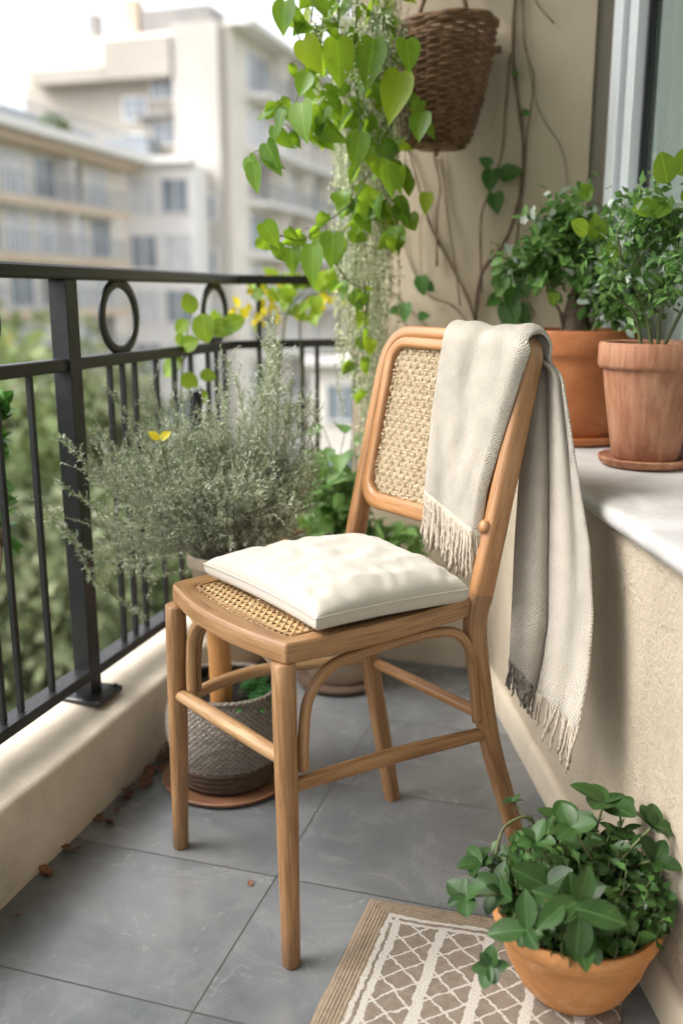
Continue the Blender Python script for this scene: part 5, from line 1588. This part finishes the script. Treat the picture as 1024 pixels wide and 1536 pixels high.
# ---- wicker wall basket
random.seed(54)
bcn = onplane(658, 110, bw(0, 1, .10), BWN)
wb = thing('wall_basket', bcn, 'dark brown wicker basket hanging high on the beige wall', 'basket')
BU = V((0, 0, 1)); H_ = .345; zb = onplane(664, 222, bw(0, 1, .10), BWN).z; zt_ = onplane(664, 40, bw(0, 1, .10), BWN).z; H_ = zt_ - zb
cxy = V((bcn.x, bcn.y, 0))
def bas(a, t):   # a angle, t 0 bottom..1 top
    rx = interp([(0, .066), (.06, .080), (.35, .101), (.7, .117), (1, .122)], t); ry = interp([(0, .04), (.3, .06), (1, .085)], t)
    return cxy + BWD * (rx * math.cos(a) + .012 * (t - .5)) + BWN * (ry * math.sin(a) + .0) + V((0, 0, zb + H_ * t + .004 * math.sin(a * 2)))
mb = MB(); nrow = 34; nst = 26
for i in range(nrow):
    pts = []; m_ = nst * 4
    for j in range(m_):
        a = 2 * PI * j / m_; q = bas(a, (i + .5) / nrow); c = V((cxy.x, cxy.y, q.z)); d = (q - c).normalized()
        pts.append(q + d * .0038 * math.sin(nst * a / 2 * 1.0 + (i % 2) * PI) + V((0, 0, .0015 * mnoise.noise(V((a * 3, i, 0))))))
    mb.sweep(pts, .0040 * random.uniform(.8, 1.2), .0038, 6, up=(0, 0, 1), closed=True, rnd=random.random())
mb.build('weave', M['wicker'], wb)
mb = MB()
for j in range(nst):
    a = 2 * PI * j / nst; mb.sweep([bas(a, t) for t in (0, .2, .4, .6, .8, 1)], .0042, None, 6, up=BWD)
mb.build('stakes', M['wicker'], wb)
mb = MB()
for dz, k in ((0, 0), (.006, PI), (-.005, 1.5)):
    pts = []
    for j in range(60):
        a = 2 * PI * j / 60; q = bas(a, 1.0) + V((0, 0, dz)); c = V((cxy.x, cxy.y, q.z)); pts.append(q + (q - c).normalized() * .004 * math.sin(a * 9 + k))
    mb.sweep(pts, .0062, None, 7, closed=True)
mb.build('rim', M['wicker'], wb)
mb = MB(); mb.lathe([(0, 0), (.05, 0), (.055, .008), (0, .010)], V((cxy.x, cxy.y, zb - .002)), 24); mb.sweep([V((cxy.x, cxy.y, zb + .005)), V((cxy.x - .002, cxy.y, zb - .018))], [.007, .004], None, 8, up=(1, 0, 0)); mb.build('base', M['wicker'], wb)
mb = MB(); ht = [bas(PI * .5, 1) + BWD * -.055, bas(PI * .5, 1) + BWD * -.05 + V((0, 0, .05)), bas(PI * .5, 1) + BWD * -.02 + V((0, 0, .09)), bas(PI * .5, 1) + BWD * .02 + V((0, 0, .09)), bas(PI * .5, 1) + BWD * .05 + V((0, 0, .05)), bas(PI * .5, 1) + BWD * .055]
mb.sweep(cat_rom([h + BWN * -.085 for h in ht], 6), .006, None, 8, up=BWN); mb.build('handle', M['wicker'], wb)
mb = MB(); q = onwall(700, -25, .0); mb.sweep([q + BWN * .0, q + BWN * .05, q + BWN * .09 + V((0, 0, .02))], .009, None, 10, up=(0, 0, 1)); mb.build('bracket', M['rubber'], wb)
mb = MB(); q0 = bas(0, .78); mb.sweep([q0 - BWD * .01, q0 + BWD * .022], .009, None, 8, up=(0, 0, 1)); mb.build('loop', M['wicker'], wb); mb = MB(); q0 = bas(PI, .78); mb.sweep([q0 + BWD * .01, q0 - BWD * .03], .010, None, 8, up=(0, 0, 1)); mb.build('loop', M['wicker'], wb)

# ---- fallen leaves along the kerb
random.seed(61)
order = ('second', 'third', 'fourth', 'fifth', 'sixth', 'seventh', 'eighth')
row_ = [((80, 1310), .024, 'flat brown leaf, nearest the viewer of those lying along the kerb')]
for k_, (xy, l_) in enumerate((((106, 1273), .025), ((157, 1228), .029), ((180, 1208), .018), ((195, 1195), .028), ((208, 1180), .026), ((225, 1165), .024), ((238, 1152), .031))):
    row_.append((xy, l_, 'dry red brown leaf, %s from the front along the kerb' % order[k_]))
row_.append(((250, 1135), .028, 'dark dry leaf by the kerb just before the basket saucer'))
row_.append(((262, 1122), .03, 'last dark leaf along the kerb, tucked beside the basket planter'))
row_.append(((28, 1367), .013, 'tiny orange petal alone on the tile near the kerb foot'))
row_.append(((377, 1328), .013, 'tiny tan leaf scrap beside a tile joint near the front chair leg'))
spots = row_
for (px, py), L_, lab in spots:
    p = atz(px, py, .006); mb = MB()
    for k in range(3 if L_ > .02 else 1):
        v_, f_ = OVATE; a = random.random() * 6.28
        d = V((math.cos(a), math.sin(a), .12)); 
        mb.leaf(OVATE, p + V((random.uniform(-.006, .006), random.uniform(-.006, .006), .002 * k)), d, V((random.uniform(-.6, .6), random.uniform(-.6, .6), 1)), L_ * random.uniform(.8, 1.15), L_ * 1.2, random.uniform(-.5, .5))
    zmin = min(v[2] for v in mb.v); mb.v = [(a, b, c - zmin + .0012) for a, b, c in mb.v]
    o = mb.build('fallen_leaf', M['dry'] if py != 1367 else M['pot_a'])
    tag(o, lab, 'leaf', 'dry leaves fallen along the kerb')

# ================================================================== OUTSIDE
random.seed(71)
GZ = -9.0
mb = MB(); n_ = 60; vs = []; fs = []
for i in range(n_ + 1):
    for j in range(n_ + 1):
        x = lerp(-220, 220, i / n_); y = lerp(-30, 420, j / n_)
        z = GZ - 1.5 + 1.2 * mnoise.noise(V((x / 25, y / 25, 0))) + max(0, min(1, (-x - 4) / 30)) * 2.0
        vs.append((x, y, z))
for i in range(n_):
    for j in range(n_):
        a = i * (n_ + 1) + j; fs.append((a, a + n_ + 1, a + n_ + 2, a + 1))
mb.add(vs, fs); tag(mb.build('ground', M['ground']), kind='structure')

class Bld:
    """a block: origin corner O, ax unit along front, an unit outward normal"""
    def __init__(s, name, O, ax, W, D, z0, z1, mat, label):
        s.O, s.ax, s.W, s.z0, s.z1 = O, ax, W, z0, z1
        s.an = V((ax.y, -ax.x, 0))
        s.root = thing(name, O + V((0, 0, z0)) + ax * W / 2, label, 'building')
        s.rot = Matrix(((ax.x, -s.an.x, 0), (ax.y, -s.an.y, 0), (0, 0, 1)))
        mb = MB(); s._box(mb, W / 2, -D / 2, (z0 + z1) / 2, W, D, z1 - z0); s.wall = mb.build('wall', M[mat], s.root, False); s.D = D
    def _box(s, mb, x, o, z, sx, so, sz):
        mb.box(s.O + s.ax * x + s.an * o + V((0, 0, z)), (sx, so, sz), s.rot)
    def part(s, name, x, o, z, sx, so, sz, mat, par=None):
        mb = MB(); s._box(mb, x, o, z, sx, so, sz); return mb.build(name, M[mat], par or s.root, False)
    def window(s, x, z, w, h, o=0.0, pane='glass_far', fr='render_white', mull=1):
        mb = MB(); t = .09
        s._box(mb, x, o + .04, z + h / 2, w + .02, .10, t); s._box(mb, x, o + .04, z - h / 2, w + .02, .10, t)
        s._box(mb, x - w / 2, o + .04, z, t, .10, h - t); s._box(mb, x + w / 2, o + .04, z, t, .10, h - t)
        for k in range(1, mull + 1): s._box(mb, x - w / 2 + w * k / (mull + 1), o + .045, z, t * .7, .08, h - t)
        f = mb.build('window', M[fr], s.root, False)
        s.part('pane', x, o + .012, z, w - .05, .02, h - .05, pane, f)
        return f
    def balcony(s, x, z, w, d=1.2, mat='render_white', rail='metal_far'):
        b = s.part('balcony', x, d / 2, z, w, d, .22, mat)
        mb = MB(); s._box(mb, x, d - .05, z + 1.05, w, .06, .06); s._box(mb, x, d - .05, z + .25, w, .05, .05)
        k = int(w / .35)
        for i in range(k + 1): s._box(mb, x - w / 2 + .05 + (w - .1) * i / k, d - .05, z + .65, .05, .04, .8)
        mb.build('railing', M[rail], b, False)
        return b
# A: long left block
A = Bld('apartment_block', V((-17.4, 29.6, 0)), D1, 21.4, 12, -12, 7.55, 'render_cream', 'long beige apartment block with white glazed balconies at left')
A.part('cornice', 10.6, .5, 7.75, 22.2, 1.9, .38, 'render_white')
A.part('cornice', 10.6, .35, 7.35, 21.8, 1.3, .32, 'render_tan')
A.part('roof', 10.6, -4.6, 8.45, 20.6, 7.0, 1.0, 'metal_far')
A.part('roof', 10.6, -6.2, 9.3, 19.0, 5.5, .9, 'metal_far')
mb = MB()
for i in range(36): A._box(mb, .3 + i * .6, .9, 8.35, .05, .05, .8)
A._box(mb, 10.6, .9, 8.75, 21.6, .07, .07); mb.build('terrace_railing', M['metal_far'], A.root, False)
for fl in range(7):
    z = 7.2 - 2.3 * (fl + 1)
    for k in range(9):
        A.window(1.35 + k * 2.2, z + 1.2, 1.75, 1.8, 0, ('curtain_far', 'curtain_far', 'glass_far', 'curtain_far', 'shade_far')[(k * 2 + fl) % 5], mull=1)
    A.balcony(10.1, z, 20.0, .9)
    A.part('fascia', 10.1, .96, z - .02, 20.0, .06, .34, 'render_tan', None)
    for k in range(3): A.part('divider', 2.45 + k * 6.6, .42, z + 1.15, .16, .8, 2.0, 'render_white')
# N: narrow white infill block
Nn = Bld('infill_building', V((-11.2, 50.4, 0)), V((.985, -.17, 0)).normalized(), 3.8, 8, -12, 7.6, 'render_white', 'narrow white infill building with two columns of square windows')
Nn.part('cornice', 1.9, .2, 7.7, 4.0, .7, .3, 'render_white')
for fl in range(6):
    for k, x in enumerate((1.0, 2.8)): Nn.window(x, 6.0 - 2.75 * fl, 1.5, 1.7, 0, 'glass_far' if (k + fl) % 2 else 'curtain_far')
# T: tall block, right front with balconies
TC = V((-5.7, 52.5, 0))
T = Bld('tower_block', TC, D1, 34, 11.5, -12, 14.6, 'render_cream', 'tall cream block stepping up to a roof terrace with stacked balconies')
T.part('cornice', 17, .5, 14.75, 34.6, 1.5, .3, 'render_white')
T.part('penthouse', 3.2, -3.5, 15.3, 5.0, 4.0, 1.3, 'shade_far')
T.part('chimney', 1.2, -6.2, 15.6, .8, .8, 2.0, 'render_tan')
T.part('chimney', 1.6, -8.8, 15.4, .6, .6, 1.6, 'shade_far')
for fl in range(9):
    z = 14.4 - 2.8 * (fl + 1)
    for k in range(7):
        T.window(3.4 + k * 4.4, z + 1.35, 3.2, 2.0, 0, ('glass_far', 'curtain_far', 'shade_far')[(k * 2 + fl) % 3], mull=2)
    T.balcony(17.6, z, 31.5, 1.3, rail='render_white' if fl % 2 else 'metal_far')
    for k in range(7): T.part('divider', 5.6 + k * 4.4, .5, z + 1.45, .22, .95, 2.55, 'render_cream')
# left face of T: windows on the side wall, as an adjoining wing
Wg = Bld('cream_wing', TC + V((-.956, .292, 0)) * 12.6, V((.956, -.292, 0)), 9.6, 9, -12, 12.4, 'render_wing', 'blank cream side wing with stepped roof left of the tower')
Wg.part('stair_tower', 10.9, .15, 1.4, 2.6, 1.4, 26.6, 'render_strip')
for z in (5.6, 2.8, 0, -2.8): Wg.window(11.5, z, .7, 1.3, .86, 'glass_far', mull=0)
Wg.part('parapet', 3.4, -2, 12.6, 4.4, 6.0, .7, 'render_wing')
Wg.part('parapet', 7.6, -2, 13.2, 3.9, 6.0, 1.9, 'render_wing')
Wg.part('chimney', .8, -.8, 12.6, 1.4, 1.3, 1.4, 'render_tan')
for x, z in ((6.9, 10.9), (6.7, 9.0), (8.6, 11.9), (6.8, 7.2), (8.6, 9.6)): Wg.window(x, z, 1.4, 1.2, 0, 'glass_far')
Wg.part('awning', 8.3, .5, 10.4, 2.2, 1.0, .2, 'shade_far')
Wg.part('box_room', 7.0, .8, 7.9, 2.6, 1.5, 2.6, 'metal_far')
mb = MB(); Wg._box(mb, 5.2, -2, 14.0, .07, .07, 3.2); Wg._box(mb, 5.2, -2, 15.1, .9, .06, .06); Wg._box(mb, 5.2, -2, 14.7, .6, .06, .06); mb.build('aerial', M['shade_far'], Wg.root, False)
# red roofed house low at left in front of A
Rr = Bld('tiled_house', V((-17.0, 26.0, 0)), V((.956, -.292, 0)), 5.2, 4, -12, 2.2, 'render_tan', 'small house with orange tiled roof in front of the beige block')
mb = MB()
q = [Rr.O + Rr.ax * x + Rr.an * o_ for x, o_ in ((-.4, .5), (5.6, .5), (5.6, -4.4), (-.4, -4.4))]; rg = [Rr.O + Rr.ax * x + Rr.an * -1.9 + V((0, 0, 3.6)) for x in (-.2, 5.0)]
q = [p + V((0, 0, 2.2)) for p in q]
mb.add(q + rg, [(0, 1, 5, 4), (2, 3, 4, 5), (1, 2, 5), (3, 0, 4), (3, 2, 1, 0)]); mb.build('roof', M['rooftile'], Rr.root, False)
Rr.window(1.5, .8, 1.2, 1.4); Rr.window(3.7, .8, 1.2, 1.4)
# pinkish far building at the right of the gap
Fb = Bld('pale_block', V((-1.2, 38.0, 0)), V((.98, -.2, 0)).normalized(), 9, 8, -12, -1.6, 'render_cream', 'low pale block seen through the railing beside the wall')
for fl in range(3):
    for k in range(4): Fb.window(1.2 + k * 2.2, -3.2 - 2.8 * fl, 1.2, 1.5)
Fb.part('cornice', 4.5, .2, -1.5, 9.4, .7, .3, 'render_white')

# trees
def make_tree(name, H, Rr_, nl, ls, mat, seed):
    random.seed(seed)
    root = bpy.data.objects.new(name, None); COL.objects.link(root); OFFS[root.name] = V((0, 0, 0))
    mt, mc = MB(), MB()
    zc_ = H - Rr_ * .95
    tr = [V((0, 0, 0)), V((.1, .05, zc_ * .4)), V((-.05, .1, zc_ * .8)), V((0, 0, zc_ + Rr_ * .3))]
    q = cat_rom(tr, 5); mt.sweep(q, [lerp(.22, .06, i / (len(q) - 1)) for i in range(len(q))], None, 8, up=(1, 0, 0))
    blobs = []
    for k in range(26):
        d = rvec(); d.z *= .85
        c = V((0, 0, zc_)) + d * Rr_ * random.uniform(.35, .85); blobs.append((c, Rr_ * random.uniform(.22, .42)))
        mt.sweep([V((0, 0, zc_ * random.uniform(.55, .95))), lerp(V((0, 0, zc_)), c, .5) + V((0, 0, -.2)), c], [.07, .04, .015], None, 5, up=(.3, .5, .2))
    for k in range(nl):
        c, r = random.choice(blobs); d = rvec()
        p = c + d * r * (random.random() ** .35)
        p.x += r * .15 * random.gauss(0, 1)
        mc.leaf(QUAD, p, d + rvec() * .9 + V((0, 0, -.2)), d + V((0, 0, .6)) + rvec() * .5, ls * random.uniform(.6, 1.4), None, .1)
    mt.build('trunk', M['bark'], root, off=V((0, 0, 0))); mc.build('crown', M[mat], root, off=V((0, 0, 0)))
    return root
protos = {'a': make_tree('garden_tree', 7.5, 2.7, 5200, .24, 'tree_a', 1), 'b': make_tree('garden_tree', 6.5, 2.3, 4600, .22, 'tree_b', 2), 'c': make_tree('garden_tree', 8, 2.5, 4600, .22, 'tree_c', 3)}
used = set()
def copy_tree(r):
    c = r.copy(); COL.objects.link(c)
    for ch in list(r.children):
        d = ch.copy(); COL.objects.link(d); d.parent = c
    return c
TR_ = [('a', -6.8, 14.0, 1.15, 0.8, 'big mid green garden tree filling the left edge behind the railing'),
       ('c', -4.3, 12.6, .95, -.9, 'grey green tree just below the thick railing post'),
       ('b', -3.1, 8.6, .75, -3.2, 'yellow green round tree low down behind the balusters'),
       ('a', -4.6, 9.2, .85, -3.6, 'dark green tree low at the left below the yellow one'),
       ('c', -5.6, 18.5, 1.1, .9, 'grey green tree behind the ring ornament nearest the post'),
       ('a', -2.4, 11.0, .8, -4.2, 'green tree filling the gap under the silver bush'),
       ('b', -8.6, 19.0, 1.2, .7, 'olive yellow tree farther off at the left edge'),
       ('a', -3.9, 15.8, .9, -1.4, 'green tree between the railing post and the bush'),
       ('b', -1.1, 13.5, .8, -3.2, 'pale lime tree seen between bush and chair back'),
       ('b', .3, 15.0, .8, -1.9, 'yellow lime tree beside the wall end behind the flowers'),
       ('a', -2.2, 16.0, .9, -3.0, 'round green tree standing before the pale low block'),
       ('c', -6.2, 8.4, .8, -4.8, 'dim grey green tree at the lower left beyond the kerb'),
       ('a', -1.6, 7.2, .7, -5.6, 'lowest green tree right under the balcony'),
       ('c', -3.4, 6.4, .7, -5.9, 'grey tree right under the balcony beside the post'),
       ('a', -11.5, 25.5, 1.2, 1.2, 'far green tree in front of the beige apartment block'),
       ('b', 2.2, 18.5, .9, -1.5, 'lime tree half hidden by the wall')]
TR_S = {'a': 7.5, 'b': 6.5, 'c': 8}
for k, x, y, s, ztop, lab in TR_:
    if k in used: o = copy_tree(protos[k])
    else: o = protos[k]; used.add(k)
    s2 = max(s, (ztop - GZ + .5) / TR_S[k]) if True else s
    o.location = (x, y, ztop - TR_S[k] * s2); o.scale = (s, s, s2); o.rotation_euler = (0, 0, random.uniform(0, 6.28))
    tag(o, lab, 'tree', 'garden trees below the balcony')
# roof garden shrubs on A
random.seed(81)
for i, (s_, w) in enumerate(((3.0, 2.2), (6.2, 1.4), (15.0, 1.2))):
    b0_ = A.O + D1 * s_ + A.an * .35 + V((0, 0, 7.95)); mb = MB()
    for k in range(500): 
        d = rvec(); mb.leaf(QUAD, b0_ + V((d.x * w * .5, d.y * w * .5, abs(d.z) * .7)), rvec(), rvec(), .28)
    o = mb.build('roof_shrub', M['tree_a'])
    tag(o, ('wide dark shrub on the roof edge of the beige block, leftmost one', 'middle shrub on the roof edge of the beige block', 'small shrub on the roof edge nearest the white infill')[i], 'shrub', 'roof terrace shrubs')

# ================================================================== LIGHT, SKY, CAMERA
w = bpy.data.worlds.new('World'); sc.world = w; w.use_nodes = True
t = w.node_tree; bg = t.nodes['Background']
sky = t.nodes.new('ShaderNodeTexSky'); sky.sky_type = 'NISHITA'; sky.sun_disc = False
SUN_EL, SUN_AZ = R(50), R(-98)     # azimuth from +Y towards +X
sky.sun_elevation = SUN_EL; sky.sun_rotation = SUN_AZ
sky.air_density = 1.0; sky.dust_density = 5.0; sky.ozone_density = 1.0; sky.altitude = 50
hs = t.nodes.new('ShaderNodeHueSaturation'); hs.inputs['Saturation'].default_value = .14
t.links.new(sky.outputs[0], hs.inputs['Color']); t.links.new(hs.outputs[0], bg.inputs['Color']); bg.inputs['Strength'].default_value = .15
sd = bpy.data.lights.new('sun', 'SUN'); sd.energy = .5; sd.angle = R(27); sd.color = (1, .93, .84)
so = bpy.data.objects.new('sun', sd); COL.objects.link(so)
dirv = V((math.sin(SUN_AZ) * math.cos(SUN_EL), math.cos(SUN_AZ) * math.cos(SUN_EL), math.sin(SUN_EL)))
so.rotation_euler = dirv.to_track_quat('Z', 'Y').to_euler(); so.location = (-3, 0, 4)
cd = bpy.data.cameras.new('camera'); co = bpy.data.objects.new('camera', cd); COL.objects.link(co)
co.location = (0, 0, CAMH); co.rotation_euler = (PI / 2 - PITCH, 0, 0)
cd.sensor_fit = 'VERTICAL'; cd.sensor_height = 36; cd.sensor_width = 24; cd.lens = 36 * F / 1536
cd.clip_start = .05; cd.clip_end = 900
cd.dof.use_dof = True; cd.dof.focus_distance = 1.5; cd.dof.aperture_fstop = 1.9
sc.camera = co
vs_ = sc.view_settings; vs_.view_transform = 'Standard'; vs_.look = 'None'; vs_.gamma = 1; vs_.exposure = 1.77
sc.render.film_transparent = False
cy = sc.cycles
try:
    cy.use_denoising = True; cy.denoiser = 'OPENIMAGEDENOISE'
except Exception: pass
cy.max_bounces = 7; cy.diffuse_bounces = 4; cy.glossy_bounces = 3; cy.transmission_bounces = 4; cy.transparent_max_bounces = 6
cy.caustics_reflective = False; cy.caustics_refractive = False; cy.sample_clamp_indirect = 6
